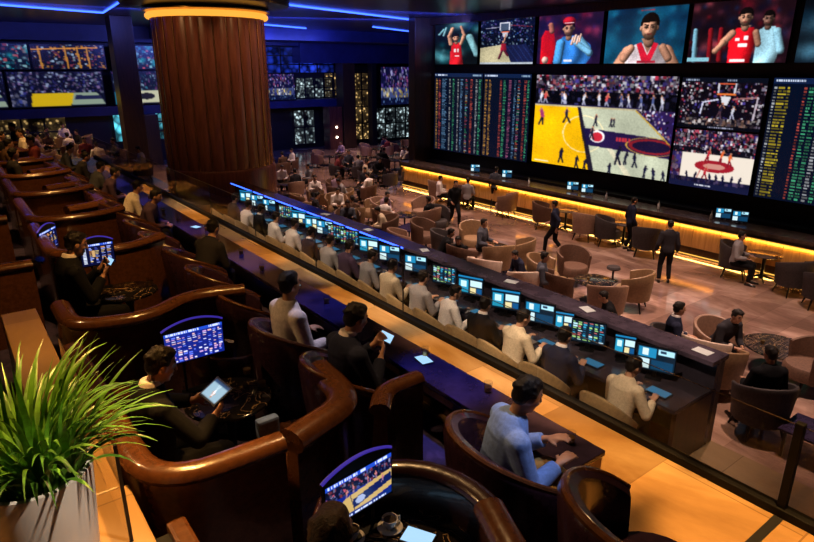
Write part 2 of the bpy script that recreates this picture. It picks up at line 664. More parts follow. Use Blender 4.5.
    def blur(s, k=1):
        for _ in range(k):
            p = np.pad(s.a, ((1, 1), (1, 1), (0, 0)), 'edge')
            s.a = (p[1:-1, 1:-1] * 4 + p[:-2, 1:-1] + p[2:, 1:-1] + p[1:-1, :-2] + p[1:-1, 2:]) / 8

    def grad(s, ca, cb):
        s.a = s.v[..., None] * np.array(cb) + (1 - s.v[..., None]) * np.array(ca)

    def blobs(s, n, cols, r0, r1, al=.5):
        for _ in range(n):
            cu, cv, r_ = rng.uniform(0, 1), rng.uniform(0, 1), rng.uniform(r0, r1)
            d = ((s.u - cu) * s.w / s.h) ** 2 + (s.v - cv) ** 2
            k = np.exp(-d / r_ ** 2)[..., None] * al
            s.a = s.a * (1 - k) + np.array(cols[rng.integers(len(cols))]) * k

    def dashes(s, u0, v0, u1, v1, c):
        """A line of lettering too small to read."""
        u = u0
        while u < u1:
            l = rng.uniform(.006, .02)
            s.rect(u, v0, min(u + l, u1), v1, c)
            u += l + .006


def show(name, pic, p0, ux, vx, mat, parent=None, thick=0.):
    """Display surface: p0 the top-left corner, ux along the top, vx down the side."""
    p0, ux, vx = Vector(p0), Vector(ux), Vector(vx)
    h, w_ = pic.h, pic.w
    uu, vv = np.meshgrid(np.linspace(0, 1, w_), np.linspace(0, 1, h))
    co = np.array(p0)[None, None] + uu[..., None] * np.array(ux) + vv[..., None] * np.array(vx)
    idx = np.arange(h * w_).reshape(h, w_)
    q = np.stack([idx[:-1, :-1], idx[1:, :-1], idx[1:, 1:], idx[:-1, 1:]], -1).reshape(-1, 4)
    me = bpy.data.meshes.new(name)
    me.from_pydata(co.reshape(-1, 3).tolist(), [], q.tolist())
    at_ = me.color_attributes.new('picture', 'FLOAT_COLOR', 'POINT')
    a = np.clip(pic.a, 0, 1)
    lin = np.where(a <= .04045, a / 12.92, ((a + .055) / 1.055) ** 2.4)
    rgba = np.concatenate([lin, np.ones((h, w_, 1))], -1).astype(np.float32)
    at_.data.foreach_set('color', rgba.reshape(-1))
    me.materials.append(mat)
    o = bpy.data.objects.new(name, me)
    COL.objects.link(o)
    if parent:
        o.parent = parent
    return o


CR = [(.75, .2, .3), (.85, .8, .85), (.95, .92, .95), (.04, .04, .08), (.05, .04, .08), (.3, .25, .6), (.55, .5, .6), (.15, .15, .35), (.65, .35, .4), (.9, .9, .95), (.25, .2, .3)]


def pic_board(cols, w_=110, h_=250, rows=52, yellow=False):
    p = Pic(w_, h_, (.015, .05, .13))
    p.rect(0, 0, 1, .045, (.05, .12, .26))
    p.dashes(.03, .014, .30, .034, (.75, .8, .9))
    p.dashes(.80, .014, .96, .034, (.5, .6, .7))
    pal = [(.85, .35, .3), (.3, .75, .55), (.8, .82, .85), (.9, .65, .3), (.45, .65, .85), (.75, .4, .6)]
    for i in range(rows):
        v0 = .075 + i * .915 / rows
        v1 = v0 + .46 / rows
        for (u, wd, ci) in cols:
            if ci == -1:
                c = pal[rng.integers(len(pal))]
            else:
                c = pal[ci] if not (yellow and ci == 3) else (.85, .75, .2)
            c = np.array(c) * rng.uniform(.35, .85)
            l = wd * rng.uniform(.55, 1)
            p.rect(u, v0, u + l, v1, c)
            if rng.random() < .5:
                p.rect(u + l * .45, v0, u + l * .55, v1, (.02, .06, .14))
    return p


def pic_court():
    p = Pic(230, 170, (.74, .76, .66))
    p.crowd(0, 0, 1, .18, 900, .018, CR, (.10, .07, .14))
    p.crowd(0, .17, 1, .33, 60, .02, [(.2, .2, .4), (.1, .1, .2)], (.015, .02, .05))
    for u in (.04, .07, .19, .21, .34, .45, .5, .61, .66, .75, .83, .9):
        p.figure(u, .25, .15, [(.85, .85, .9), (.3, .35, .55), (.8, .3, .3)][rng.integers(3)], (.6, .6, .7))
    p.rect(0, .325, .75, .34, (.75, .7, .55))
    p.rect(0, .31, .75, .325, (.1, .08, .25))
    p.poly([(0, .34), (.31, .34), (.44, .97), (.40, 1.02), (0, 1.02)], (.96, .72, .03))
    p.ellipse(.36, .62, .15, .20, (.97, .9, .7), .05)
    p.poly([(.30, .335), (.325, .335), (.46, 1.02), (.42, 1.02)], (.10, .09, .16))
    p.poly([(.355, .55), (1, .60), (1, .78), (.385, .73)], (.10, .08, .25))
    p.poly([(.42, .55), (.46, .55), (.75, 1.02), (.7, 1.02)], (.87, .84, .72))
    p.poly([(.39, .56), (1, .60), (1, .78), (.42, .73)], (.13, .08, .26))
    p.ellipse(.86, .68, .17, .075, (.55, .12, .16))
    p.ellipse(.86, .68, .14, .055, (.10, .07, .20))
    p.ellipse(.86, .68, .19, .09, (.85, .65, .25), .06)
    p.ellipse(.46, .63, .055, .065, (.95, .95, .95))
    p.ellipse(.46, .635, .04, .05, (.75, .15, .22))
    p.dashes(.60, .62, .7, .66, (.8, .2, .25))
    # far sideline with the benches beyond it
    p.poly([(.72, .33), (1, .33), (1, .66), (.98, .62)], (.16, .10, .30))
    for _ in range(90):
        u = rng.uniform(.74, 1)
        v = rng.uniform(.33, .33 + (u - .72) * 1.05)
        p.ellipse(u, v, .006, .011, CR[rng.integers(len(CR))])
    p.line(.72, .34, .985, .64, .012, (.8, .62, .2))
    for u, v, h_ in ((.44, .46, .13), (.55, .47, .10), (.57, .47, .1), (.06, .46, .2), (.23, .43, .17), (.42, .6, .15)):
        p.figure(u, v, h_, (.12, .12, .2) if u > .2 else (.6, .2, .4), (.1, .1, .16))
    for u, v, h_ in ((.21, .88, .17), (.325, .93, .15), (.385, .95, .14), (.62, .80, .20), (.68, .82, .14), (.75, .83, .15), (.83, .94, .15), (.90, .95, .14), (.97, .95, .12), (.57, .96, .14)):
        p.figure(u, v, h_, (.06, .07, .2), (.05, .06, .15), (.1, .08, .14))
    p.rect(.02, .965, .12, .975, (.9, .9, .9))
    p.film(.10)
    p.blur(2)
    return p


def pic_hoop():
    p = Pic(120, 84, (.03, .03, .07))
    p.crowd(0, .1, 1, 1, 500, .022, CR, (.05, .03, .07))
    p.rect(0, 0, 1, .10, (.03, .05, .1))
    p.dashes(.05, .03, .22, .07, (.6, .65, .75))
    p.dashes(.55, .03, .66, .07, (.6, .65, .75))
    p.line(.46, .12, .66, .12, .03, (.85, .35, .2))
    p.line(.46, .12, .47, .32, .03, (.8, .8, .85))
    p.line(.66, .12, .65, .32, .03, (.8, .8, .85))
    p.line(.46, .32, .66, .32, .035, (.9, .45, .2))
    p.poly([(.5, .36), (.62, .36), (.59, .52), (.53, .52)], (.85, .85, .88))
    p.line(.28, .70, .30, .48, .03, (.8, .8, .9))
    p.line(.30, .48, .47, .42, .03, (.8, .8, .9))
    p.line(.66, .40, .92, .36, .03, (.6, .4, .4))
    p.line(.92, .36, .90, .8, .03, (.75, .7, .75))
    p.poly([(.40, .55), (.72, .55), (.8, .75), (.35, .75)], (.04, .03, .08))
    p.figure(.52, .62, .3, (.15, .12, .2), (.3, .2, .25))
    p.figure(.66, .66, .26, (.8, .8, .85), (.7, .7, .8))
    p.crowd(.1, .78, .95, .93, 110, .03, [(.9, .85, .85), (.6, .45, .4), (.3, .25, .3)], (.05, .04, .08))
    p.rect(0, .93, 1, 1, (.02, .03, .07))
    p.dashes(.4, .95, .7, .98, (.7, .7, .8))
    p.blur(1)
    return p


def pic_center():
    p = Pic(120, 90, (.93, .88, .82))
    p.crowd(0, 0, 1, .34, 520, .022, CR + [(.8, .3, .4)], (.12, .06, .13))
    p.rect(0, .30, 1, .40, (.05, .06, .12))
    p.crowd(.0, .30, 1, .4, 60, .02, CR, (.05, .05, .1))
    p.ellipse(.55, .60, .24, .10, (.62, .10, .16))
    p.ellipse(.55, .60, .13, .05, (.8, .55, .5))
    p.line(.45, .42, .35, .85, .012, (.7, .2, .2))
    p.crowd(0, .4, .13, .9, 60, .04, [(.25, .2, .5), (.4, .15, .25), (.5, .4, .5)], (.08, .06, .18))
    for u, v in ((.46, .42), (.62, .42), (.72, .46), (.45, .72)):
        p.figure(u, v, .24, (.75, .15, .2) if u < .6 else (.9, .4, .2), (.5, .1, .15))
    for u in (.23, .33, .52, .6, .68, .78, .87):
        p.figure(u, .82, .2, (.06, .06, .18), (.05, .05, .12), (.12, .1, .18))
    p.rect(0, .86, 1, 1, (.07, .09, .22))
    p.crowd(0, .82, 1, .9, 60, .03, [(.1, .1, .3), (.3, .25, .4)], (.05, .06, .18))
    p.dashes(.34, .93, .55, .96, (.9, .9, .95))
    p.blur(1)
    return p


def head_pic(p, cu, cv, r, skin=(.86, .62, .50), hair=(.05, .035, .04), beard=True):
    a = p.h / p.w
    dk = np.array(skin)
    p.rod(cu + r * .05 * a, cv + r * .5, cu + r * .08 * a, cv + r * 1.25, r * .85, tuple(dk * .75))
    p.ball(cu + r * .02 * a, cv - r * .28, r * .80 * a, r * .86, hair, .5)
    p.ball(cu - r * .70 * a, cv + r * .12, r * .14 * a, r * .22, skin)
    p.ball(cu + r * .70 * a, cv + r * .12, r * .14 * a, r * .22, tuple(dk * .5))
    p.ball(cu, cv + r * .14, r * .66 * a, r * .92, skin, .22)
    if beard:
        p.ball(cu + r * .02 * a, cv + r * .74, r * .46 * a, r * .34, tuple(dk * .42), .4)
        p.ball(cu - r * .02 * a, cv + r * .44, r * .40 * a, r * .22, skin, .3)
    for s_ in (-1, 1):
        p.ball(cu + s_ * r * .27 * a, cv + r * .02, r * .20 * a, r * .13, tuple(dk * .45), .5)
        p.ellipse(cu + s_ * r * .27 * a, cv + r * .03, r * .10 * a, r * .05, (.05, .03, .04))
        p.line(cu + s_ * r * .12 * a, cv - r * .14, cu + s_ * r * .44 * a, cv - r * .17, r * .09, hair)
    p.rod(cu - r * .03 * a, cv - r * .02, cu - r * .01 * a, cv + r * .32, r * .17, skin, .5)
    p.line(cu - r * .16 * a, cv + r * .58, cu + r * .18 * a, cv + r * .57, r * .09, (.42, .16, .15))
    p.rod(cu - r * .5 * a, cv - r * .52, cu + r * .45 * a, cv - r * .62, r * .42, hair, .5)


def pic_player(k):
    SK = (.85, .60, .48)
    if k == 0:      # arms raised, red kit
        p = Pic(80, 86); p.grad((.015, .04, .06), (.02, .05, .07))
        p.blobs(34, [(.04, .30, .34), (.01, .03, .05), (.45, .75, .8)], .03, .13)
        p.rod(.26, .10, .20, .28, .05, (.5, .7, .75)); p.rod(.80, .35, .98, .75, .15, (.55, .78, .82)); p.rod(.1, .25, .2, .14, .05, (.55, .8, .85))
        p.drape([(.38, .47), (.60, .47), (.64, .75), (.67, 1), (.35, 1)], (.90, .12, .17)); p.rod(.37, .50, .33, .30, .08, SK); p.rod(.33, .30, .40, .12, .065, SK); p.rod(.60, .50, .68, .30, .08, SK); p.rod(.68, .30, .60, .10, .065, SK)
        head_pic(p, .48, .35, .095); p.rect(.44, .62, .49, .70, (.95, .9, .9)); p.rect(.51, .62, .55, .70, (.95, .9, .9)); p.rect(.46, .78, .56, .80, (.95, .9, .9))
    elif k == 1:    # hoop and a jumping player
        p = Pic(100, 86, (.04, .06, .16)); p.crowd(0, 0, 1, .6, 420, .018, [(.12, .25, .5), (.3, .25, .5), (.5, .6, .7), (.03, .05, .14), (.02, .03, .08)], (.02, .04, .10))
        p.poly([(0, .62), (.45, .55), (.6, 1), (0, 1)], (.72, .68, .54)); p.poly([(.45, .58), (.85, .56), (1, .86), (1, 1), (.6, 1)], (.08, .10, .24))
        for t in range(5): p.line(.5 + .1 * t, .6, .72 + .1 * t, .95, .012, (.12, .18, .38))
        p.rect(.36, .08, .53, .24, (.25, .3, .38)); p.line(.36, .08, .53, .08, .02, (.85, .85, .9)); p.line(.36, .08, .36, .24, .02, (.85, .85, .9)); p.line(.53, .08, .53, .24, .02, (.85, .85, .9)); p.line(.39, .28, .52, .28, .025, (.85, .4, .25))
        p.poly([(.40, .29), (.51, .29), (.49, .40), (.42, .40)], (.7, .7, .75)); p.line(.1, .18, .36, .17, .015, (.6, .6, .68)); p.line(.55, .14, .95, .20, .015, (.5, .15, .15))
        p.rod(.44, .52, .47, .34, .03, SK); p.ball(.43, .50, .022, .032, SK); p.drape([(.39, .54), (.48, .54), (.49, .70), (.38, .70)], (.75, .12, .22)); p.rod(.41, .70, .36, .86, .05, (.4, .1, .2)); p.rod(.46, .70, .52, .80, .05, (.4, .1, .2))
        p.rect(0, .95, 1, 1, (.65, .68, .72)); p.line(.9, .05, .93, .75, .025, (.06, .08, .16))
    elif k == 2:    # man in a blue top, hands clasped before his face; red kit beside him
        p = Pic(116, 88, (.12, .06, .18)); p.blobs(70, [(.50, .06, .13), (.2, .12, .4), (.05, .05, .18), (.6, .18, .33), (.02, .02, .08)], .03, .10)
        p.drape([(.05, .45), (.11, .30), (.24, .32), (.29, .62), (.25, 1), (.05, 1)], (.88, .07, .13)); p.rod(.19, .20, .21, .32, .11, (.7, .40, .33)); p.ball(.13, .92, .05, .08, (.95, .75, .7))
        p.drape([(.29, .60), (.38, .45), (.58, .43), (.70, .48), (.82, .62), (.88, .80), (.78, 1), (.32, 1)], (.20, .50, .85), .5)
        p.rod(.36, .58, .33, .95, .18, (.30, .62, .90)); p.rod(.66, .52, .82, .78, .15, (.50, .78, .95)); p.rod(.82, .78, .60, .58, .12, (.5, .78, .95))
        head_pic(p, .47, .28, .15); p.ball(.47, .14, .10, .085, (.80, .10, .16)); p.rect(.40, .165, .54, .185, (.95, .9, .92))
        for u, v in ((.53, .50), (.57, .46), (.61, .49), (.65, .45)): p.rod(u, v + .10, u + .02, v - .03, .05, (.95, .76, .68))
        p.rect(.42, .91, .55, .95, (.9, .9, .95))
    elif k == 3:    # close-up, white vest with red edges
        p = Pic(134, 90); p.grad((.02, .14, .26), (.03, .26, .36)); p.blobs(46, [(.05, .42, .55), (.01, .08, .18), (.12, .55, .70), (.02, .15, .26)], .04, .16)
        p.rod(.30, .80, .20, 1.05, .26, SK); p.rod(.78, .80, .88, 1.05, .26, SK)
        p.drape([(.27, 1), (.30, .74), (.40, .63), (.64, .63), (.76, .74), (.80, 1)], (.93, .86, .88), .25); p.rod(.33, .72, .25, .9, .15, SK); p.rod(.73, .72, .81, .9, .15, tuple(np.array(SK) * .8))
        p.poly([(.39, .64), (.45, .61), (.54, .85), (.61, .61), (.67, .65), (.60, .94), (.54, 1), (.47, .94)], (.80, .10, .20)); p.drape([(.45, .55), (.62, .55), (.54, .82)], tuple(np.array(SK) * .8), .1)
        head_pic(p, .535, .34, .22); p.rect(.42, .94, .66, .99, (.65, .12, .2)); p.dashes(.40, .03, .58, .06, (.6, .2, .25))
    elif k == 4:    # red vest walking, blue shirt behind
        p = Pic(144, 92, (.10, .04, .07)); p.blobs(110, [(.50, .06, .10), (.04, .04, .12), (.3, .12, .18), (.7, .28, .32), (.06, .14, .3), (.02, .02, .05)], .02, .10)
        for u in (.05, .20, .30): p.rod(u, .45, u + .02, .95, .08, (.5, .72, .82) if u < .1 else (.55, .08, .12))
        p.drape([(.66, .50), (.74, .42), (.84, .44), (.92, .8), (.88, 1), (.67, 1)], (.66, .85, .92), .4); p.rod(.86, .52, .92, .80, .13, (.6, .8, .88)); head_pic(p, .755, .31, .11, (.62, .44, .38))
        p.drape([(.39, .52), (.47, .43), (.62, .43), (.66, .56), (.63, 1), (.41, 1)], (.95, .08, .14), .3); p.rod(.42, .52, .34, .66, .12, SK); p.rod(.34, .66, .27, .80, .09, SK); p.rod(.65, .52, .69, .70, .10, tuple(np.array(SK) * .8)); p.drape([(.49, .40), (.60, .40), (.545, .50)], SK, .1)
        head_pic(p, .53, .27, .135); p.rect(.46, .60, .50, .64, (.98, .95, .95)); p.rect(.54, .56, .58, .63, (.98, .95, .95)); p.rect(.49, .68, .58, .74, (.98, .95, .95)); p.rect(.43, .94, .58, .98, (.95, .9, .9))
        p.rect(.0, .9, .22, .97, (.5, .72, .78))
    else:           # dark close-up cut by the frame edge
        p = Pic(90, 90, (.02, .04, .07)); p.blobs(40, [(.05, .2, .3), (.01, .02, .04), (.3, .5, .6)], .04, .16); head_pic(p, .62, .3, .16, (.4, .35, .35)); p.ball(.6, .9, .3, .35, (.10, .16, .24))
    p.film(.13)
    p.blur(1)
    return p


def pic_far(k):
    p = Pic(90, 46, (.03, .05, .13))
    if k == 0:
        p.crowd(0, 0, 1, .62, 420, .03, [(.2, .2, .5), (.5, .4, .6), (.1, .12, .3), (.6, .65, .8)], (.03, .04, .12))
        p.poly([(.22, .60), (.66, .60), (.68, .80), (.60, .98), (.20, .98)], (.82, .68, .06))
        p.poly([(.66, .60), (.92, .62), (1, .95), (.62, .95)], (.55, .62, .55)); p.poly([(.68, .68), (.95, .70), (.97, .8), (.66, .8)], (.12, .14, .28))
        p.line(0, .96, .22, .62, .03, (.05, .05, .12)); p.crowd(0, .62, .16, .95, 40, .04, [(.2, .25, .55), (.5, .5, .65)], (.03, .05, .14))
    elif k == 1:
        p.crowd(0, 0, 1, .6, 300, .03, [(.2, .45, .55), (.5, .6, .7), (.05, .12, .25), (.4, .2, .4)], (.03, .06, .14))
        p.poly([(.1, .6), (.9, .58), (1, .95), (.05, .98)], (.78, .78, .66)); p.ellipse(.52, .76, .14, .10, (.10, .10, .14)); p.poly([(0, .6), (.1, .6), (.05, 1), (0, 1)], (.1, .4, .5))
    elif k == 2:
        p.crowd(0, 0, 1, 1, 260, .05, [(.06, .5, .55), (.02, .06, .1), (.6, .8, .85), (.02, .05, .1), (.75, .3, .3)], (.01, .06, .1))
        p.blobs(14, [(.1, .7, .75), (.7, .85, .9)], .05, .16, .6)
    elif k == 3:
        p.crowd(0, 0, 1, 1, 260, .04, [(.05, .06, .15), (.5, .2, .25), (.6, .7, .8), (.75, .5, .12)], (.02, .025, .07))
        for u in (.1, .45, .62, .75): p.line(u, .1, u + .02, .95, .05, (.75, .5, .12))
        p.line(.0, .22, .9, .12, .05, (.85, .55, .1))
    else:
        p.crowd(0, 0, 1, .55, 200, .04, [(.4, .3, .7), (.7, .7, .9), (.1, .1, .35), (.6, .3, .5)], (.05, .06, .2)); p.rect(0, .55, 1, .8, (.55, .6, .75)); p.crowd(0, .55, 1, .8, 80, .05, [(.9, .8, .5), (.9, .9, .95), (.2, .2, .5)], (.25, .3, .5))
        p.crowd(0, .8, 1, 1, 60, .03, [(.4, .55, .8), (.1, .15, .3)], (.04, .06, .2))
    p.blur(1)
    return p


def pic_terminal(k):
    p = Pic(40, 28, (.02, .10, .16))
    if k == 0:
        p.rect(.04, .06, .50, .45, (.10, .50, .68)); p.rect(.55, .06, .96, .30, (.65, .85, .92)); p.rect(.04, .52, .35, .94, (.75, .85, .88)); p.rect(.4, .52, .96, .94, (.04, .22, .34))
        p.rect(.15, .12, .3, .38, (.8, .9, .9)); p.rect(.6, .12, .75, .2, (.1, .2, .3))
    elif k == 1:
        for i in range(9):
            for j in range(6):
                p.rect(.05 + j * .155, .06 + i * .10, .05 + j * .155 + rng.uniform(.05, .12), .06 + i * .10 + .05, [(.2, .6, .75), (.7, .85, .9), (.1, .35, .5), (.75, .4, .4), (.6, .8, .5)][rng.integers(5)])
    else:
        p.rect(0, 0, 1, .12, (.08, .45, .65)); p.rect(.05, .2, .42, .9, (.12, .55, .7)); p.rect(.5, .2, .95, .55, (.75, .88, .92)); p.rect(.5, .62, .72, .9, (.85, .8, .6)); p.rect(.76, .62, .95, .9, (.05, .3, .5))
        p.rect(.12, .3, .34, .6, (.75, .9, .92))
    return p


def pic_odds(k):
    p = Pic(80, 46, (.05, .12, .48) if k != 1 else (.02, .04, .18))
    p.rect(0, 0, 1, .10, (.12, .28, .75)); p.dashes(.04, .03, .6, .08, (.8, .85, 1)); p.dashes(.72, .03, .95, .08, (.8, .85, 1))
    if k == 2:      # a court shown on the curved table screen
        p.crowd(0, .1, 1, .42, 160, .03, [(.25, .3, .6), (.5, .5, .7), (.7, .3, .4), (.05, .08, .2)], (.03, .05, .18))
        p.poly([(.0, .82), (.28, .50), (.95, .38), (1, .40), (1, .80), (.3, .97), (0, 1)], (.74, .62, .38)); p.poly([(.38, .62), (.98, .46), (1, .66), (.40, .84)], (.05, .10, .32)); p.ellipse(.50, .70, .07, .09, (.6, .65, .8))
        p.line(.35, .48, .42, .96, .02, (.2, .2, .3)); p.rect(0, .90, 1, 1, (.05, .16, .45)); p.dashes(.03, .93, .9, .97, (.8, .85, 1))
        for u, v in ((.3, .4), (.4, .36), (.62, .36), (.75, .34), (.85, .5)): p.figure(u, v, .2, (.7, .4, .5), (.5, .4, .5))
    elif k == 1:
        p.rect(.06, .18, .16, .9, (.75, .78, .85))
        for i in range(10): p.rect(.06, .20 + i * .07, .16, .22 + i * .07, (.1, .14, .4))
        for j, u in enumerate((.26, .44, .62, .80)):
            for i in range(11):
                p.rect(u, .18 + i * .068, u + rng.uniform(.05, .13), .18 + i * .068 + .03, [(.85, .75, .55), (.55, .6, .9), (.2, .25, .6), (.8, .55, .3)][rng.integers(4)])
        p.rect(.34, .3, .42, .6, (.75, .6, .4))
    else:
        for i in range(13):
            for j in range(11):
                c = [(.85, .85, .98), (.80, .62, .85), (.35, .45, .95), (.10, .15, .6), (.9, .7, .7)][rng.integers(5)]
                if rng.random() < .86:
                    p.rect(.04 + j * .087, .15 + i * .064, .04 + j * .087 + rng.uniform(.03, .07), .15 + i * .064 + .036, c)
    return p


# ------------------------------------------------------------------ the hall: floors, walls, ceiling
T = 2.7                          # level of the seating terrace
L1 = 1.4                         # level of the staffed terminal row
EDGE = 4.13                      # the terrace ends here, under the glass balustrade
CEIL = 7.8
struct('floor_main', box(B(), 6.62, 36, -4, 42, -.3, 0), M['floor_main'])
struct('floor_terminals', box(B(), EDGE + .02, 6.62, -4, 42, -.3, L1), M['floor_term'])
struct('floor_terrace', box(B(), -8, 3.0, -4, 23, 0, T), M['carpet'])
struct('floor_walkway', box(B(), 3.0, EDGE + .02, -4, 23, 0, T), M['walk'])
struct('floor_lower_lounge', box(B(), -8, EDGE + .02, 23, 42, 0, L1), M['carpet_dark'])
struct('ceiling', box(B(), -10, 36, -6, 42, CEIL, CEIL + .2), M['ceiling'])
struct('wall_back', box(B(), -10, 36, 40.3, 40.6, 0, CEIL), M['black'])
struct('wall_right', box(B(), 20.16, 20.5, -4, 24.8, 0, CEIL), M['black'])
struct('wall_far_right', box(B(), 34, 34.3, 25, 42, 0, CEIL), M['black'])
struct('wall_left', box(B(), -8.3, -8, -6, 42, 0, CEIL), M['black'])
# dark pier that closes the video wall, wood trim over the screens, bulkhead above the far windows
struct('column_black', box(B(), 18.85, 20.12, 24.3, 24.8, 0, CEIL, .02), M['darkwood'])
struct('trim_1', box(B(), 19.75, 20.12, -4, 24.3, 7.50, CEIL), M['darkwood'])
struct('beam_back', box(B(), 20.5, 34, 39.0, 40.3, 5.85, CEIL), M['navy'])
struct('beam_soffit', box(B(), 10.9, 36, 35.9, 40.3, 7.15, CEIL), M['navy'])
# mezzanine over the far left, its fascia and columns
struct('beam_mezzanine', box(B(), -10, 24.0, 39.2, 40.3, 2.95, 3.45), M['navy'])
struct('beam_upper', box(B(), -10, 24.0, 39.2, 40.3, 6.95, CEIL), M['navy'])
for x0, x1, y0, y1, zt, mt in ((7.15, 8.1, 31.6, 32.5, CEIL, 'darkwood'), (12.5, 13.1, 39.0, 39.6, 6.95, 'black'), (23.3, 24.3, 38.2, 39.2, 5.85, 'darkwood'), (26.0, 26.4, 38.6, 39.2, 5.85, 'black'), (9.6, 10.6, 38.4, 39.2, 2.95, 'darkwood')):
    struct('column_hall', box(B(), x0, x1, y0, y1, 0, zt, .02), M[mt])
st_ = struct('column_lit', box(B(), 22.15, 23.2, 38.3, 39.2, 0, 2.95, .02), M['pillarwood'])
for z in (1.55, .85):
    o = obj('lamp_bulb', ell(B(), Vector((22.7, 38.27, z)), .07, .05, .07), M['lamp'])
    o.parent = st_


def window(n, x0, x1, y, z0, z1, mt, nx=2, nz=2):
    o = struct('window_%d' % n, box(B(), x0, x1, y, y + .04, z0, z1), M[mt])
    f = B()
    for i in range(nx + 1):
        x = x0 + (x1 - x0) * i / nx
        box(f, x - .05, x + .05, y - .06, y, z0, z1)
    for i in range(nz + 1):
        z = z0 + (z1 - z0) * i / nz
        box(f, x0, x1, y - .06, y, z - .04, z + .04)
    fo = obj('window_frame', f, M['black'], o, False)
    return o


window(1, 8.45, 9.5, 40.2, 1.3, 2.95, 'win_cyan', 2, 1)
window(2, 10.9, 12.4, 40.2, 1.3, 2.95, 'win_cyan', 2, 3)
window(3, -4.0, 6.0, 40.2, 1.3, 2.95, 'win_gold', 9, 2)
window(4, 27.3, 31.2, 40.2, .2, 2.6, 'win_pale', 4, 2)
window(5, 22.9, 26.9, 40.2, .3, 5.2, 'win_gold', 5, 4)
window(6, 20.3, 22.0, 40.2, .3, 2.7, 'win_pale', 2, 2)
window(7, 20.6, 23.6, 40.2, 3.5, 4.9, 'win_pale', 4, 2)
window(8, 14.0, 23.8, 40.22, 5.2, 6.9, 'win_blue', 7, 3)
window(9, 31.5, 33.5, 40.2, 3.0, 5.2, 'win_gold', 3, 2)

# fluted pillar
PX, PY, PR = 7.88, 21.35, 1.78
pil = thing('pillar', 'huge round mahogany pillar with fluted panels under an amber lit ring', 'pillar', (PX, PY, 0))
pil['kind'] = 'structure'
drum = obj('drum', lathe(B(), [(PR - .03, 1.9), (PR - .03, 7.15)], 64), M['darkwood'], pil)
NP = 27
for k in range(NP):
    a0, a1 = 2 * PI * k / NP, 2 * PI * (k + 1) / NP
    pb = B()
    n = 5
    rs = []
    for z in (2.35, 7.1):
        r_ = []
        for j in range(n + 1):
            a = a0 + (a1 - a0) * (.05 + .90 * j / n)
            rr = PR + .035 * math.sin(PI * j / n)
            r_.append(Vector((rr * math.cos(a), rr * math.sin(a), z)))
        for j in range(n, -1, -1):
            a = a0 + (a1 - a0) * (.05 + .90 * j / n)
            r_.append(Vector(((PR - .04) * math.cos(a), (PR - .04) * math.sin(a), z)))
        rs.append(r_)
    obj('panel', rings(pb, rs), M['pillarwood'], pil)
sb = B()
for k in range(NP):
    a = 2 * PI * k / NP
    tube(sb, [((PR + .012) * math.cos(a), (PR + .012) * math.sin(a), 2.35), ((PR + .012) * math.cos(a), (PR + .012) * math.sin(a), 7.1)], .010, 5)
obj('seam', sb, M['seam'], pil)
obj('base_drum', lathe(B(), [(PR + .10, 0), (PR + .10, 2.25), (PR + .05, 2.34), (PR - .05, 2.36)], 64), M['pillarwood'], pil)
obj('collar_ring', lathe(B(), [(PR - .02, 7.08), (PR + .13, 7.08), (PR + .17, 7.13), (PR + .17, 7.2), (PR + .10, 7.26), (PR - .02, 7.26)], 64), M['ring'], pil)
obj('ring_rim', lathe(B(), [(PR + .05, 7.26), (PR + .24, 7.30), (PR + .24, 7.34), (PR + .05, 7.36)], 64), M['brass'], pil)
obj('ceiling_disc', lathe(B(), [(PR, 7.36), (PR + .85, 7.5), (PR + .9, 7.56), (PR + .9, CEIL), (PR, CEIL)], 64), M['ceiling'], pil)

# blue light lines recessed in the ceiling


def led_line(pts, label):
    t = tag(obj('ceiling_light', tube(B(), pts, .035, 6), M['led_blue']), label, 'ceiling light', 'blue ceiling light lines')
    return t


zc = CEIL - .03
led_line([(-3.0, 26.1, zc), (6.56, 29.94, zc)], 'thin blue light line on the ceiling left of the pillar')
led_line([(6.56, 29.94, zc), (6.05, 25.1, zc)], 'short blue light line meeting the long one beside the pillar')
led_line([(11.25, 22.08, zc), (20.0, 25.5, zc)], 'long blue light line on the ceiling between pillar and video wall')
led_line([(14.6, 32.6, zc), (18.6, 34.5, zc)], 'blue light line deeper in the hall just right of the pillar')
led_line([(21, 31, zc), (27.5, 34.5, zc)], 'faint blue light line over the far bulkhead')

# ------------------------------------------------------------------ far-left screens on the mezzanine


def wall_screen(pic, x0, x1, z0, z1, y, label, group='screens on the far mezzanine'):
    fr = tag(obj('wall_screen', box(B(), x0 - .06, x1 + .06, y + .015, y + .12, z0 - .05, z1 + .05), M['blackmetal'], None, False), label, 'screen', group)
    show('display', pic, (x0, y, z1), (x1 - x0, 0, 0), (0, 0, z0 - z1), M['disp_far'], fr)


YB = 39.1
wall_screen(pic_far(0), 3.45, 8.0, 3.55, 5.35, YB, 'far mezzanine screen showing a yellow basketball court, left of the dark column')
wall_screen(pic_far(1), 8.55, 11.9, 3.55, 5.35, YB, 'far mezzanine screen with a pale court, between dark column and pillar')
wall_screen(pic_far(2), 1.0, 4.6, 5.5, 6.75, YB, 'upper far screen glowing cyan at the photo\'s left edge')
wall_screen(pic_far(3), 4.75, 8.3, 5.5, 6.75, YB, 'upper far screen with golden lines above the yellow court')
wall_screen(pic_far(2), 8.75, 12.0, 5.5, 6.75, YB, 'upper far screen of red and white figures beside the pillar')
wall_screen(pic_far(0), 0.2, 3.25, 3.55, 5.35, YB, 'dim far mezzanine screen cut by the photo\'s left edge')
wall_screen(pic_far(4), 15.6, 17.5, 3.5, 5.15, YB, 'violet far screen just right of the pillar')
wall_screen(pic_far(4), 17.6, 20.0, 3.5, 5.15, YB, 'wide violet far screen second from the pillar')
wall_screen(pic_far(4), 27.35, 31.15, 2.85, 5.6, 39.4, 'tall bright far screen beside the black pier of the video wall', 'screens on the far mezzanine')

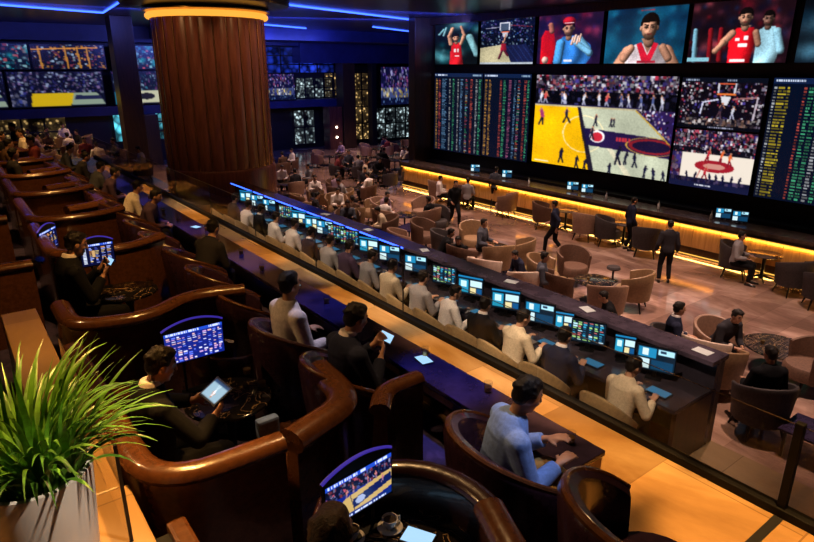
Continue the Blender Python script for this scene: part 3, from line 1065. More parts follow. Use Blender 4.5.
# ------------------------------------------------------------------ video wall
XV = 20.0


def vscreen(pic, y0, y1, z0, z1, label, nm='video_screen'):
    """y0 is the far (left) edge, y1 the near one."""
    fr = tag(obj(nm, box(B(), XV + .02, XV + .12, y1 + .01, y0 - .01, z0 - .03, z1 + .03), M['blackmetal'], None, False), label, 'screen', 'screens of the video wall')
    show('display', pic, (XV, y0 - .02, z1), (0, y1 - y0 + .04, 0), (0, 0, z0 - z1), M['disp_big'], fr)


bcols = [(.04, .04, 3), (.10, .05, 0), (.17, .11, 4), (.32, .04, 2), (.40, .04, 1), (.50, .03, 2), (.56, .05, 4), (.66, .05, -1), (.76, .05, 0), (.86, .04, 2), (.92, .05, 1)]
bcols2 = [(.04, .05, 3), (.12, .06, 3), (.36, .06, 0), (.44, .06, 1), (.55, .06, 5), (.66, .05, 4), (.74, .05, -1), (.86, .05, 0), (.92, .05, 1)]
vscreen(pic_board(bcols, 80, 260), 24.2, 20.78, 1.66, 5.32, 'tall odds board at the far left end of the video wall')
vscreen(pic_board(bcols2, 80, 260), 20.74, 17.9, 1.70, 5.32, 'odds board between the leftmost board and the yellow court screen', 'video_screen')
vscreen(pic_court().seen_from_floor(17.65, 11.42), 17.65, 11.42, 1.80, 5.30, 'largest screen showing a yellow and cream basketball court')
vscreen(pic_hoop(), 11.35, 8.62, 3.70, 5.28, 'screen showing a hoop before a dark crowd, right of the court')
vscreen(pic_center(), 11.35, 8.62, 1.76, 3.64, 'screen with a white court and red centre mark, below the hoop screen')
b3 = [(.02, .03, 2), (.06, .10, 3), (.15, .03, 3), (.30, .03, 0), (.345, .05, 1), (.41, .05, 1), (.475, .05, 2), (.54, .05, 1), (.62, .06, 4), (.72, .1, 3), (.86, .06, 1)]
vscreen(pic_board(b3, 150, 190, 36, True), 8.5, 5.6, 1.76, 5.30, 'odds board with yellow names at the near right of the video wall')
up = ((24.2, 21.2, 0, 'upper screen of a red player with raised arms, leftmost of the top row'), (21.05, 17.9, 1, 'upper screen of a player leaping at a hoop'),
      (17.72, 14.65, 2, 'upper screen of a man in blue with clasped hands'), (14.5, 11.43, 3, 'upper screen of a close-up player in white vest on cyan'),
      (11.3, 8.25, 4, 'upper screen of a player in red vest with a blue figure behind'), (8.05, 5.3, 5, 'dark upper screen at the photo\'s top right corner'))
for y0, y1, k, lb in up:
    vscreen(pic_player(k).seen_from_floor(y0, y1), y0, y1, 5.72, 7.50, lb)

# ------------------------------------------------------------------ the long bar under the video wall
bar = thing('service_bar', 'long amber backlit bar counter below the video wall', 'bar counter', (17.95, 0, 0))
YA, YZ = -2.0, 24.2
obj('worktop', box(B(), -.12, .75, YA, YZ, 1.10, 1.22, .015), M['bartop'], bar, False)
obj('fascia', box(B(), -.07, .0, YA, YZ, 1.02, 1.10), M['darkwood'], bar, False)
obj('back_counter', box(B(), 1.55, 2.1, YA, YZ, 0, 1.15, .01), M['black'], bar, False)
fb = B()
y = YA
k = 0
while y < YZ:
    box(fb, .02 + .012 * (k % 2), .5, y, min(y + .42, YZ), .30, .98, .004)
    y += .43
    k += 1
obj('front_panel', fb, M['barwood'], bar, False)
obj('plinth', box(B(), .10, .6, YA, YZ, 0, .30), M['darkwood'], bar, False)
obj('led_strip', box(B(), -.02, .0, YA, YZ, .955, .98), M['led_warm'], bar, False)
obj('led_strip', box(B(), .06, .09, YA, YZ, .03, .055), M['led_floor'], bar, False)

# ------------------------------------------------------------------ terminal desk with its raised ledge
desk = thing('terminal_desk', 'long dark staff desk with raised plum ledge facing the lounge', 'desk', (6.2, 0, L1))
D0, D1 = 2.78, 16.6
obj('worktop', box(B(), -.55, .30, D0, D1, .70, .75, .01), M['desk'], desk, False)
obj('privacy_panel', box(B(), .24, .32, D0, D1, .0, 1.05), M['desk'], desk, False)
obj('ledge', box(B(), .14, .50, D0, D1, 1.05, 1.11, .01), M['ledge'], desk, False)
obj('end_panel', box(B(), -.50, .24, D0, D0 + .05, 0, .70), M['darkwood'], desk, False)
obj('end_panel', box(B(), -.50, .24, D1 - .05, D1, 0, .70), M['darkwood'], desk, False)
obj('facing_panel', box(B(), .32, .42, D0, D1, -L1 + .0, 1.05), M['darkwood'], desk, False)
obj('led_strip', box(B(), .125, .138, 8.5, D1, 1.075, 1.10), M['led_blue'], desk, False)  # glowing strip added to stand for a blue wash on the ledge

# ------------------------------------------------------------------ glass balustrade on the terrace edge
rail = thing('glass_balustrade', 'glass balustrade on a dark bottom rail along the terrace walkway', 'balustrade', (EDGE - .03, 0, T))
obj('top_edge', box(B(), -.003, .003, -2.5, 23, .69, .695), M['bronze_edge'], rail, False)
obj('bottom_rail', box(B(), -.045, .045, -2.5, 23, 0, .065, .008), M['rail'], rail, False)
y = 1.22
while y < 22.9:
    y1 = min(y + 2.15, 23)
    obj('glass_pane', box(B(), -.006, .006, y + .012, y1 - .012, .075, .69), M['glass'], rail, False)
    y = y1
obj('glass_pane', box(B(), -.006, .006, -1.0, 1.16, .075, .69), M['glass'], rail, False)
for y in (1.19,):
    obj('post', box(B(), -.026, .026, y - .028, y + .028, 0, .715, .006), M['rail'], rail, False)
y = 5.5
while y < 22:
    obj('post', box(B(), -.007, .007, y - .007, y + .007, .07, .69), M['blackmetal'], rail, False)
    y += 2.15
# dark joint across the walkway by the corner post
struct('trim_2', box(B(), 3.45, EDGE - .08, 1.15, 1.21, T, T + .006), M['black'])

# ------------------------------------------------------------------ furniture prototypes (front faces +X)


def shell_bm(Rb, Rt, z0, ztop, th, amax, n=26, squash=1.0, roll=0.):
    """Curved wrap-around chair back; ztop(a) gives the rim height at angle a from the middle of the back."""
    bm = B()
    rs = []
    for i in range(n + 1):
        a = -amax + 2 * amax * i / n
        zt = ztop(a)
        r_ = []

        def P(rad, z):
            return Vector((-rad * math.cos(a) * squash, rad * math.sin(a), z))
        for k in range(4):
            t = k / 3
            r_.append(P(Rb + (Rt - Rb) * t, z0 + (zt - z0) * t))
        r_.append(P(Rt - th * .15 + roll, zt + th * .32 + roll * .4))
        r_.append(P(Rt - th * .5, zt + th * .45 + roll * .6))
        r_.append(P(Rt - th * .9, zt + th * .25))
        for k in range(3, -1, -1):
            t = k / 3
            r_.append(P(Rb - th + (Rt - Rb) * t, z0 + (zt - z0) * t - th * .15))
        rs.append(r_)
    return rings(bm, rs)


def tub_chair(name, label, mats, z_back=.76, z_arm=.58, Rr=.33, group=None):
    t = thing(name, label, 'chair', (0, 0, 0), 0, group)
    obj('backrest', shell_bm(Rr - .05, Rr, .24, lambda a: z_arm + (z_back - z_arm) * max(0, math.cos(a * .62)) ** 1.5, .055, 2.05), mats[0], t)
    obj('seat', lathe(B(), [(Rr - .10, .24), (Rr - .06, .27), (Rr - .055, .40), (Rr - .09, .45), (.12, .465)], 24, (.03, 0, 0)), mats[1], t)
    for sx in (-1, 1):
        for sy in (-1, 1):
            obj('leg', tube(B(), [(sx * .17, sy * .19, .25), (sx * .235, sy * .245, 0)], [.024, .013], 8), M['blackmetal'], t)
    return t


def club_chair(name, label, mat, z_back=.86, group=None):
    t = thing(name, label, 'chair', (0, 0, 0), 0, group)
    f = lambda a: .50 + (z_back - .50) * max(0, math.cos(a * .74)) ** .8
    obj('backrest', shell_bm(.36, .43, .03, f, .10, 1.95, 30), mat, t)
    pts = []
    for i in range(31):
        a = -1.95 + 3.9 * i / 30
        pts.append((-.40 * math.cos(a), .40 * math.sin(a), f(a) + .035))
    obj('piping', tube(B(), pts, .020, 8), M['leather'], t)
    obj('seat', lathe(B(), [(.30, .05), (.315, .1), (.315, .36), (.27, .43), (.1, .45)], 26, (.05, 0, 0)), mat, t)
    obj('base', lathe(B(), [(.32, 0), (.34, .05), (.3, .06)], 26), M['black'], t)
    return t


def booth(name, label, path, side, mat, h=.90, seat=True, group=None, roll=.062):
    """Banquette: padded back wall along a path of world points with a seat on its inner side."""
    c = path[len(path) // 2]
    t = thing(name, label, 'booth seat', (c.x, c.y, T), 0, group)
    pp = [Vector((p.x - c.x, p.y - c.y)) for p in path]
    pp3 = [Vector((p.x, p.y, 0)) for p in pp]
    obj('backrest', sweep(B(), pp, [(-.055, 0), (-.05, h * .5), (-.045, h), (.03, h), (.055, h * .7), (.06, 0)], side), mat, t)
    n = 12
    prof = [(.0 + (roll + .018) * math.cos(2 * PI * k / n), h + roll * .9 * math.sin(2 * PI * k / n)) for k in range(n)]
    obj('top_roll', sweep(B(), pp, prof, side), mat, t)
    if seat:
        obj('seat', sweep(B(), pp, [(.065, .05), (.065, .42), (.12, .45), (.32, .45), (.37, .41), (.37, .05)], side), mat, t)
    return t


def round_table(name, label, r, h, loc, group=None, top='marble'):
    t = thing(name, label, 'table', loc, 0, group)
    obj('tabletop', lathe(B(), [(.01, h - .04), (r - .03, h - .04), (r, h - .025), (r, h - .008), (r - .012, h), (.01, h)], 40), M[top], t)
    obj('pedestal', lathe(B(), [(.05, .03), (.035, .10), (.03, h * .6), (.06, h - .05), (.10, h - .04)], 20), M['blackmetal'], t)
    obj('base', lathe(B(), [(.01, 0), (r * .62, 0), (r * .62, .015), (.06, .04), (.01, .04)], 28), M['blackmetal'], t)
    return t


def monitor(name, label, pic, loc, rz, wd, ht, group=None, arched=False, lift=.10, tilt=.0, mat='disp_mon'):
    """Screen faces -X of the local frame."""
    t = thing(name, label, 'monitor', loc, rz, group)
    z0 = lift
    obj('casing', box(B(), 0, .022, -wd / 2 - .01, wd / 2 + .01, z0 - .012, z0 + ht + .012, .004), M['blackmetal'], t, False)
    show('display', pic, (-.002, wd / 2, z0 + ht), (0, -wd, 0), (0, 0, -ht), M[mat], t)
    if arched:
        hb = B()
        n = 14
        rs = []
        for i in range(n + 1):
            yy = -wd / 2 - .01 + (wd + .02) * i / n
            k = math.sin(PI * i / n)
            za, zb = z0 + ht + .012, z0 + ht + .016 + .055 * k ** .8
            rs.append([Vector((0, yy, za)), Vector((.03, yy, za)), Vector((.03, yy, zb)), Vector((0, yy, zb))])
        rings(hb, rs)
        hd = obj('header', hb, M['black'], t)
        eb = B()
        tube(eb, [(.012, -wd / 2 - .01 + (wd + .02) * i / n, z0 + ht + .018 + .055 * math.sin(PI * i / n) ** .8) for i in range(n + 1)], .0105, 6)
        obj('light_edge', eb, M['header'], hd)
        for s_ in (-1, 1):
            obj('stand', tube(B(), [(.015, s_ * wd * .22, 0), (.015, s_ * wd * .22, z0)], .009, 8), M['blackmetal'], t)
        obj('foot', box(B(), -.025, .05, -wd * .3, wd * .3, 0, .012, .004), M['blackmetal'], t, False)
    else:
        obj('stand', box(B(), .012, .03, -.025, .025, .01, z0 + .05), M['blackmetal'], t, False)
        obj('foot', box(B(), -.05, .08, -.09, .09, 0, .012, .004), M['blackmetal'], t, False)
    return t


def tumbler(loc, label, group):
    t = thing('tumbler', label, 'glass', loc, 0, group)
    obj('glass_body', lathe(B(), [(.001, 0), (.030, 0), (.036, .09), (.033, .09), (.027, .008), (.001, .008)], 16), M['tumbler'], t)
    obj('drink', lathe(B(), [(.001, .009), (.026, .009), (.030, .05), (.001, .05)], 14), M['brass'], t)
    return t


# ------------------------------------------------------------------ people
def ik(s, e, l1, l2, hint):
    """Middle joint of a two-bone limb."""
    s, e, hint = Vector(s), Vector(e), Vector(hint)
    d = e - s
    L = min(d.length, (l1 + l2) * .995)
    dn = d.normalized()
    e = s + dn * L
    a = (l1 * l1 - l2 * l2 + L * L) / (2 * L)
    h = math.sqrt(max(l1 * l1 - a * a, 0))
    hn = (hint - dn * hint.dot(dn)).normalized()
    return s + dn * a + hn * h, e


def oval(c, fx, lat, rx, ry, n=18):
    return [c + fx * (rx * math.cos(2 * PI * k / n)) + lat * (ry * math.sin(2 * PI * k / n)) for k in range(n)]


def limb(bm, pts, rad, seg=12):
    tube(bm, pts, rad, seg)
    for p, r_ in zip(pts, rad):
        ell(bm, Vector(p), r_, r_, r_, None, 2)


def solid(bm, vox, smooth_it=4, fac=.5):
    """Fuse the overlapping volumes of a bmesh into one continuous skin."""
    me = bpy.data.meshes.new('figure')
    bmesh.ops.recalc_face_normals(bm, faces=bm.faces)
    bm.to_mesh(me)
    bm.free()
    o = bpy.data.objects.new('figure', me)
    COL.objects.link(o)
    r_ = o.modifiers.new('fuse', 'REMESH')
    r_.mode = 'VOXEL'
    r_.voxel_size = vox
    s_ = o.modifiers.new('relax', 'SMOOTH')
    s_.factor = fac
    s_.iterations = smooth_it
    dg = bpy.context.evaluated_depsgraph_get()
    out = bpy.data.meshes.new_from_object(o.evaluated_get(dg))
    bpy.data.objects.remove(o)
    bpy.data.meshes.remove(me)
    out.polygons.foreach_set('use_smooth', [True] * len(out.polygons))
    out.materials.clear()
    return out


def hand(bm, wst, d, n, thumb, curl=.5, thick=.0095):
    d = d.normalized()
    n = (n - d * n.dot(d)).normalized()
    s_ = d.cross(n) * thumb
    rot = Matrix((d, s_, n)).transposed()
    ell(bm, wst + d * .050, .052, .041, .017, rot)
    ell(bm, wst + d * .012, .030, .030, .020, rot)
    for i, L in enumerate((.070, .078, .072, .056)):
        b = wst + d * .085 + s_ * ((1.5 - i) * .0225)
        a1, a2 = curl * .8, curl * 1.7
        d1 = (d * math.cos(a1) + n * math.sin(a1) + s_ * (1.5 - i) * .06).normalized()
        d2 = (d * math.cos(a2) + n * math.sin(a2)).normalized()
        m_ = b + d1 * L * .55
        limb(bm, [b - d * .02, m_], [thick * 1.05, thick], 8)
        limb(bm, [m_, m_ + d2 * L * .5], [thick, thick * .85], 8)
    b = wst + d * .022 + s_ * .030
    d1 = (s_ * .75 + d * .6 + n * .25).normalized()
    m_ = b + d1 * .038
    limb(bm, [b, m_], [thick * 1.3, thick * 1.1], 8)
    limb(bm, [m_, m_ + (d * .8 + s_ * .25 + n * .5).normalized() * .034], [thick * 1.1, thick * .9], 8)


def figure(ps):
    """Meshes of one pose: continuous body plus clothing and hair, in the figure's own frame (front +X, left +Y)."""
    vox = ps.get('vox', .013)
    hx, hz = ps['hip']
    ln = ps.get('lean', 0)
    up_ = Vector((math.sin(ln), 0, math.cos(ln)))
    fw = Vector((math.cos(ln), 0, -math.sin(ln)))
    Y = Vector((0, 1, 0))
    tw = ps.get('twist', 0)
    lat = (Y * math.cos(tw) - fw * math.sin(tw))
    fws = (fw * math.cos(tw) + Y * math.sin(tw))
    h0 = Vector((hx, 0, hz))

    def sp(t, f=0.):
        return h0 + up_ * t + fw * f
    torso = [(-.07, .105, .150, -.0), (.03, .112, .165, 0), (.14, .102, .145, .01), (.26, .112, .158, .012), (.36, .118, .172, .006), (.44, .098, .168, -.008), (.50, .068, .105, -.01), (.54, .052, .058, 0)]

    def torso_rings(bm, add, lo=-9, hi=9):
        rs = []
        for t, rx, ry, f in torso:
            if lo <= t <= hi:
                k = min(1, max(0, t / .4))
                l_ = (Y * (1 - k) + lat * k).normalized()
                f_ = (fw * (1 - k) + fws * k).normalized()
                rs.append(oval(sp(t, f), f_, l_, rx + add, ry + add))
        rings(bm, rs)
    nb = sp(.52)
    hp = ps.get('head_pitch', ln * .5)
    hyaw = ps.get('head_yaw', 0) + tw
    Rh = Matrix.Rotation(hyaw, 3, 'Z') @ Matrix.Rotation(hp, 3, 'Y')
    hc = nb + Rh @ Vector((.028, 0, .165))
    sh = [sp(.43) + lat * (s_ * .178) for s_ in (1, -1)]
    arms = []
    for i, s_ in enumerate((1, -1)):
        hint = ps.get('elbow', [(-.25, s_ * .35, -1)] * 2)[i] if 'elbow' in ps else (-.3, s_ * .5, -1)
        el, wr = ik(sh[i], Vector(ps['wrist'][i]), .285, .255, hint)
        arms.append((sh[i], el, wr))
    legs = []
    for i, s_ in enumerate((1, -1)):
        hj = h0 + Vector((.0, s_ * .088, -.03))
        kn, an = ik(hj, Vector(ps['ankle'][i]), .435, .415, ps.get('knee', [(1, s_ * .1, .4)] * 2)[i])
        legs.append((hj, kn, an))
    yawf = ps.get('toe', (0.12, -0.12))
    # --- body
    bm = B()
    torso_rings(bm, 0)
    for i, s_ in enumerate((1, -1)):
        a, e, w_ = arms[i]
        limb(bm, [a - lat * (s_ * .03), a], [.062, .060])
        limb(bm, [a, a * .5 + e * .5, e], [.054, .049, .041])
        limb(bm, [e, e * .6 + w_ * .4, w_], [.041, .040, .027])
        dd = Vector(ps['hand_d'][i]) if 'hand_d' in ps else (w_ - e)
        nn = Vector(ps['hand_n'][i]) if 'hand_n' in ps else Vector((0, -s_, -.6))
        hand(bm, w_ + dd.normalized() * .01, dd, nn, ps.get('thumb', (1, -1))[i], ps.get('curl', .45))
        h_, k, n_ = legs[i]
        limb(bm, [h_, h_ * .5 + k * .5, k], [.085, .074, .056])
        limb(bm, [k, k * .65 + n_ * .35, n_], [.054, .053, .036])
        td = Vector((math.cos(yawf[i]), math.sin(yawf[i]), 0))
        limb(bm, [n_ + Vector((0, 0, -.04)) - td * .03, n_ + Vector((0, 0, -.05)) + td * .13], [.034, .026])
    limb(bm, [nb - up_ * .03, hc + Rh @ Vector((-.012, 0, -.06))], [.056, .052])
    ell(bm, hc + Rh @ Vector((-.008, 0, .02)), .094, .075, .100, Rh)
    ell(bm, hc + Rh @ Vector((.018, 0, -.055)), .064, .056, .062, Rh)
    ell(bm, hc + Rh @ Vector((.058, 0, -.092)), .024, .026, .020, Rh)
    limb(bm, [hc + Rh @ Vector((.083, 0, .018)), hc + Rh @ Vector((.102, 0, -.022))], [.009, .0135])
    ell(bm, hc + Rh @ Vector((.082, 0, -.058)), .012, .024, .010, Rh)
    for s_ in (1, -1):
        ell(bm, hc + Rh @ Vector((-.004, s_ * .076, -.008)), .019, .010, .031, Rh)
        ell(bm, hc + Rh @ Vector((.066, s_ * .034, .036)), .016, .022, .008, Rh)
        ell(bm, hc + Rh @ Vector((.056, s_ * .040, -.022)), .022, .020, .020, Rh)
    body = solid(bm, vox)
    body.materials.append(M['skin'])
    body.materials.append(M['feature'])
    eyes = [hc + Rh @ Vector((.084, s_ * .032, .014)) for s_ in (1, -1)]
    brow = [hc + Rh @ Vector((.080, s_ * .033, .042)) for s_ in (1, -1)]
    mouth = hc + Rh @ Vector((.094, 0, -.060))
    Ri = Rh.transposed()
    idx = []
    for p in body.polygons:
        c = p.center
        k = 0
        if (c - hc).length < .14:
            for e in eyes:
                q = Ri @ (c - e)
                if abs(q.y) < .013 and abs(q.z) < .0065 and q.x > -.03:
                    k = 1
            for e in brow:
                q = Ri @ (c - e)
                if abs(q.y) < .019 and abs(q.z) < .0055 and q.x > -.03:
                    k = 1
        idx.append(k)
    body.polygons.foreach_set('material_index', idx)
    # --- upper garment
    bm = B()
    ad = ps.get('loose', .016)
    torso_rings(bm, ad, -.08, .51)
    slv = ps.get('sleeve', 1.0)
    for i, s_ in enumerate((1, -1)):
        a, e, w_ = arms[i]
        limb(bm, [a - lat * (s_ * .03), a + up_ * .006], [.062 + ad, .062 + ad])
        limb(bm, [a, a * .5 + e * .5, e], [.058 + ad, .051 + ad, .044 + ad])
        f_ = e + (w_ - e) * slv * .93
        tube(bm, [e, e * .5 + f_ * .5, f_], [.044 + ad, .042 + ad, .031 + ad], 12)
    rings(bm, [oval(sp(.40), fws, lat, .118 + ad, .165 + ad), oval(sp(.455, -.008), fws, lat, .098 + ad, .160 + ad), oval(sp(.50, -.010), fws, lat, .086 + ad, .125 + ad), oval(sp(.535, -.008), fws, lat, .074 + ad, .088 + ad), oval(sp(.56, -.006), fws, lat, .064 + ad * .6, .068 + ad * .6)])
    top = solid(bm, vox * 1.05)
    # --- trousers
    bm = B()
    rings(bm, [oval(sp(-.10), fw, Y, .09, .13), oval(sp(-.02), fw, Y, .122, .172), oval(sp(.06), fw, Y, .120, .168), oval(sp(.11), fw, Y, .108, .152)])
    for i in (0, 1):
        h_, k, n_ = legs[i]
        limb(bm, [h_, h_ * .5 + k * .5, k], [.100, .088, .070])
        f_ = k + (n_ - k) * .97
        limb(bm, [k, k * .6 + f_ * .4], [.070, .066])
        tube(bm, [k * .6 + f_ * .4, f_], [.066, .056], 12)
    trousers = solid(bm, vox * 1.05)
    # --- hair
    bm = B()
    ell(bm, hc + Rh @ Vector((-.024, 0, .038)), .088, .080, .091, Rh, 3)
    ell(bm, hc + Rh @ Vector((.022, .010, .088)), .054, .060, .034, Rh, 3)
    ell(bm, hc + Rh @ Vector((-.050, 0, -.012)), .054, .069, .060, Rh, 3)
    rh_ = random.Random(4)
    for _ in range(46):
        a_, z_ = rh_.uniform(0, 2 * PI), rh_.uniform(-.2, .98)
        k_ = math.sqrt(1 - z_ * z_)
        if math.cos(a_) * k_ > .55 and z_ < .45:
            continue
        q_ = Vector((-.024 + .086 * k_ * math.cos(a_), .078 * k_ * math.sin(a_), .038 + .089 * z_))
        ell(bm, hc + Rh @ q_, .017, .017, .010, Rh, 1)
    hair = solid(bm, .0085 if vox < .011 else .012, 3)
    # --- collar and shoes
    bm = B()
    rs = [oval(sp(.535, -.006), fws, lat, .076, .082), oval(sp(.588, .0), fws, lat, .063, .065)]
    rings(bm, rs)
    collar = solid(bm, .007, 2)
    shoes = []
    for i in (0, 1):
        n_ = legs[i][2]
        td = Vector((math.cos(yawf[i]), math.sin(yawf[i]), 0))
        sd = Vector((-td.y, td.x, 0))
        bm = B()
        z = n_.z
        c = Vector((n_.x, n_.y, 0))
        secs = [(-.075, .026, .05), (-.06, .036, .085), (-.0, .040, .095), (.06, .043, .065), (.13, .046, .048), (.185, .036, .036), (.205, .018, .022)]
        rs = []
        for t, wd, hh in secs:
            b = c + td * t + Vector((0, 0, z - .085))
            rs.append([b + sd * wd, b + sd * wd * .9 + Vector((0, 0, hh * .6)), b + sd * wd * .4 + Vector((0, 0, hh)), b - sd * wd * .4 + Vector((0, 0, hh)), b - sd * wd * .9 + Vector((0, 0, hh * .6)), b - sd * wd])
        rings(bm, rs)
        me = bpy.data.meshes.new('shoe')
        bmesh.ops.recalc_face_normals(bm, faces=bm.faces)
        bm.to_mesh(me)
        bm.free()
        me.polygons.foreach_set('use_smooth', [True] * len(me.polygons))
        shoes.append(me)
    for me_, k in ((top, 'white'), (trousers, 'black_cloth'), (hair, 'hair'), (collar, 'white'), (shoes[0], 'shoe'), (shoes[1], 'shoe')):
        me_.materials.append(M[k])
    return dict(body=body, top=top, trousers=trousers, hair=hair, collar=collar, shoe=shoes)


SEAT = dict(hip=(-.06, .56), ankle=[(.36, .13, .085), (.34, -.13, .085)])
POSES = dict(
    typing=dict(SEAT, lean=.20, wrist=[(.30, .12, .80), (.31, -.14, .80)], hand_n=[(0, 0, -1), (0, 0, -1)], thumb=(-1, 1), head_pitch=.22, curl=.35, loose=.018),
    typing_turn=dict(SEAT, lean=.26, twist=-.22, wrist=[(.36, .10, .81), (.28, -.24, .80)], hand_n=[(0, 0, -1), (0, 0, -1)], thumb=(-1, 1), head_pitch=.3, head_yaw=-.25, curl=.35),
    upright=dict(SEAT, lean=.06, wrist=[(.24, .17, .72), (.24, -.17, .70)], hand_n=[(0, 0, -1), (0, 0, -1)], thumb=(-1, 1), head_pitch=.08, head_yaw=.2, loose=.018),
    phone=dict(SEAT, lean=.12, wrist=[(.27, .05, .93), (.24, -.10, .88)], hand_d=[(.5, -.35, .6), (.5, .35, .5)], hand_n=[(-.5, -.6, .3), (-.5, .6, .3)], thumb=(1, -1), head_pitch=.34, vox=.009, curl=.75),
    tablet=dict(SEAT, lean=.07, wrist=[(.30, .15, .80), (.30, -.15, .80)], hand_d=[(.75, -.35, .25), (.75, .35, .25)], hand_n=[(-.2, -.9, .3), (-.2, .9, .3)], thumb=(1, -1), head_pitch=.36, head_yaw=-.08, vox=.0085, curl=.5, elbow=[(-.1, .9, -.6), (-.1, -.9, -.6)]),
    relaxed=dict(hip=(-.07, .54), lean=.28, twist=-.10, ankle=[(.62, -.12, .34), (.50, -.12, .085)], knee=[(.5, .1, 1), (1, -.1, .4)], wrist=[(.34, .06, .80), (.32, -.16, .76)], hand_n=[(0, 0, -1), (0, 0, -1)], thumb=(-1, 1), head_pitch=.36, head_yaw=.10, vox=.0095, sleeve=.98, loose=.020),
    lean=dict(SEAT, lean=.50, wrist=[(.40, .07, .66), (.40, -.07, .66)], hand_d=[(.6, -.5, -.2), (.6, .5, -.2)], hand_n=[(0, -1, -.3), (0, 1, -.3)], thumb=(1, -1), head_pitch=.3, curl=.8),
    stand=dict(hip=(0, .93), lean=.02, ankle=[(-.02, .13, .085), (.02, -.13, .085)], knee=[(1, .02, 0), (1, -.02, 0)], wrist=[(.08, .28, .86), (.10, -.27, .86)], hand_n=[(0, -1, 0), (0, 1, 0)], thumb=(1, -1), head_pitch=.12, elbow=[(-1, .3, 0), (-1, -.3, 0)]),
    walk=dict(hip=(0, .91), lean=.07, ankle=[(.26, .09, .10), (-.28, -.09, .14)], knee=[(1, .02, .1), (1, -.02, .1)], wrist=[(-.12, .25, .90), (.24, -.22, .96)], hand_n=[(0, -1, 0), (0, 1, 0)], thumb=(1, -1), head_pitch=.1, elbow=[(-1, .3, 0), (-1, -.3, 0)]),
    bartender=dict(hip=(0, .93), lean=.16, ankle=[(-.02, .12, .085), (.02, -.12, .085)], knee=[(1, .02, 0), (1, -.02, 0)], wrist=[(.34, .12, 1.06), (.34, -.14, 1.06)], hand_n=[(0, 0, -1), (0, 0, -1)], thumb=(-1, 1), head_pitch=.3),
)
# far figures in their own coarser meshes
for k in ('typing', 'upright', 'lean'):
    POSES['far_' + k] = dict(POSES[k], vox=.020)
FIG = {}


def person(pose, loc, rz, top, trousers, label, group=None, scale=1.0, collar=False, hair='hair', skin='skin', shoes=True, coat='shirt'):
    if pose not in FIG:
        FIG[pose] = figure(POSES[pose])
    f = FIG[pose]
    o = bpy.data.objects.new('person', f['body'])
    COL.objects.link(o)
    o.location = loc
    o.rotation_euler = (0, 0, rz)
    o.scale = (scale,) * 3
    tag(o, label, 'person', group)
    o.material_slots[0].link = 'OBJECT'
    o.material_slots[0].material = M[skin]

    def wear(nm, me, mt):
        c = bpy.data.objects.new(nm, me)
        COL.objects.link(c)
        c.parent = o
        c.material_slots[0].link = 'OBJECT'
        c.material_slots[0].material = M[mt]
        return c
    wear(coat, f['top'], top)
    wear('trousers', f['trousers'], trousers)
    wear('hair', f['hair'], hair)
    if collar:
        wear('collar', f['collar'], 'white')
    if shoes:
        for m_ in f['shoe']:
            wear('shoe', m_, 'shoe')
    return o

ORD = ['first', 'second', 'third', 'fourth', 'fifth', 'sixth', 'seventh', 'eighth', 'ninth', 'tenth', 'eleventh', 'twelfth', 'thirteenth', 'fourteenth', 'fifteenth', 'sixteenth', 'seventeenth', 'eighteenth', 'nineteenth', 'twentieth', 'twenty-first', 'twenty-second']


def V2(x, y):
    return Vector((x, y, 0))


# ------------------------------------------------------------------ planter ledge in the near corner
lw = struct('wall_ledge', box(B(), .14, .42, 3.1, 6.3, T, 3.47, .012), M['stone'])
lw2 = struct('wall_planter', box(B(), -.9, .46, 1.0, 3.1, T, 3.47, .012), M['stone'])
struct('trim_3', box(B(), .54, .64, 1.0, 2.74, T, 3.42, .02), M['leather'])
struct('trim_4', box(B(), .46, .54, 1.0, 2.7, T, 3.38), M['blackmetal'])
gp = thing('glass_screen', 'upright glass screen with dark edge beside the potted plant', 'glass screen', (.365, 2.64, 3.47))
obj('glass_pane', box(B(), -.005, .005, 0.012, 1.5, 0, .52), M['glass'], gp, False)
obj('edge_trim', box(B(), -.008, .008, 0, .014, 0, .53), M['blackmetal'], gp, False)

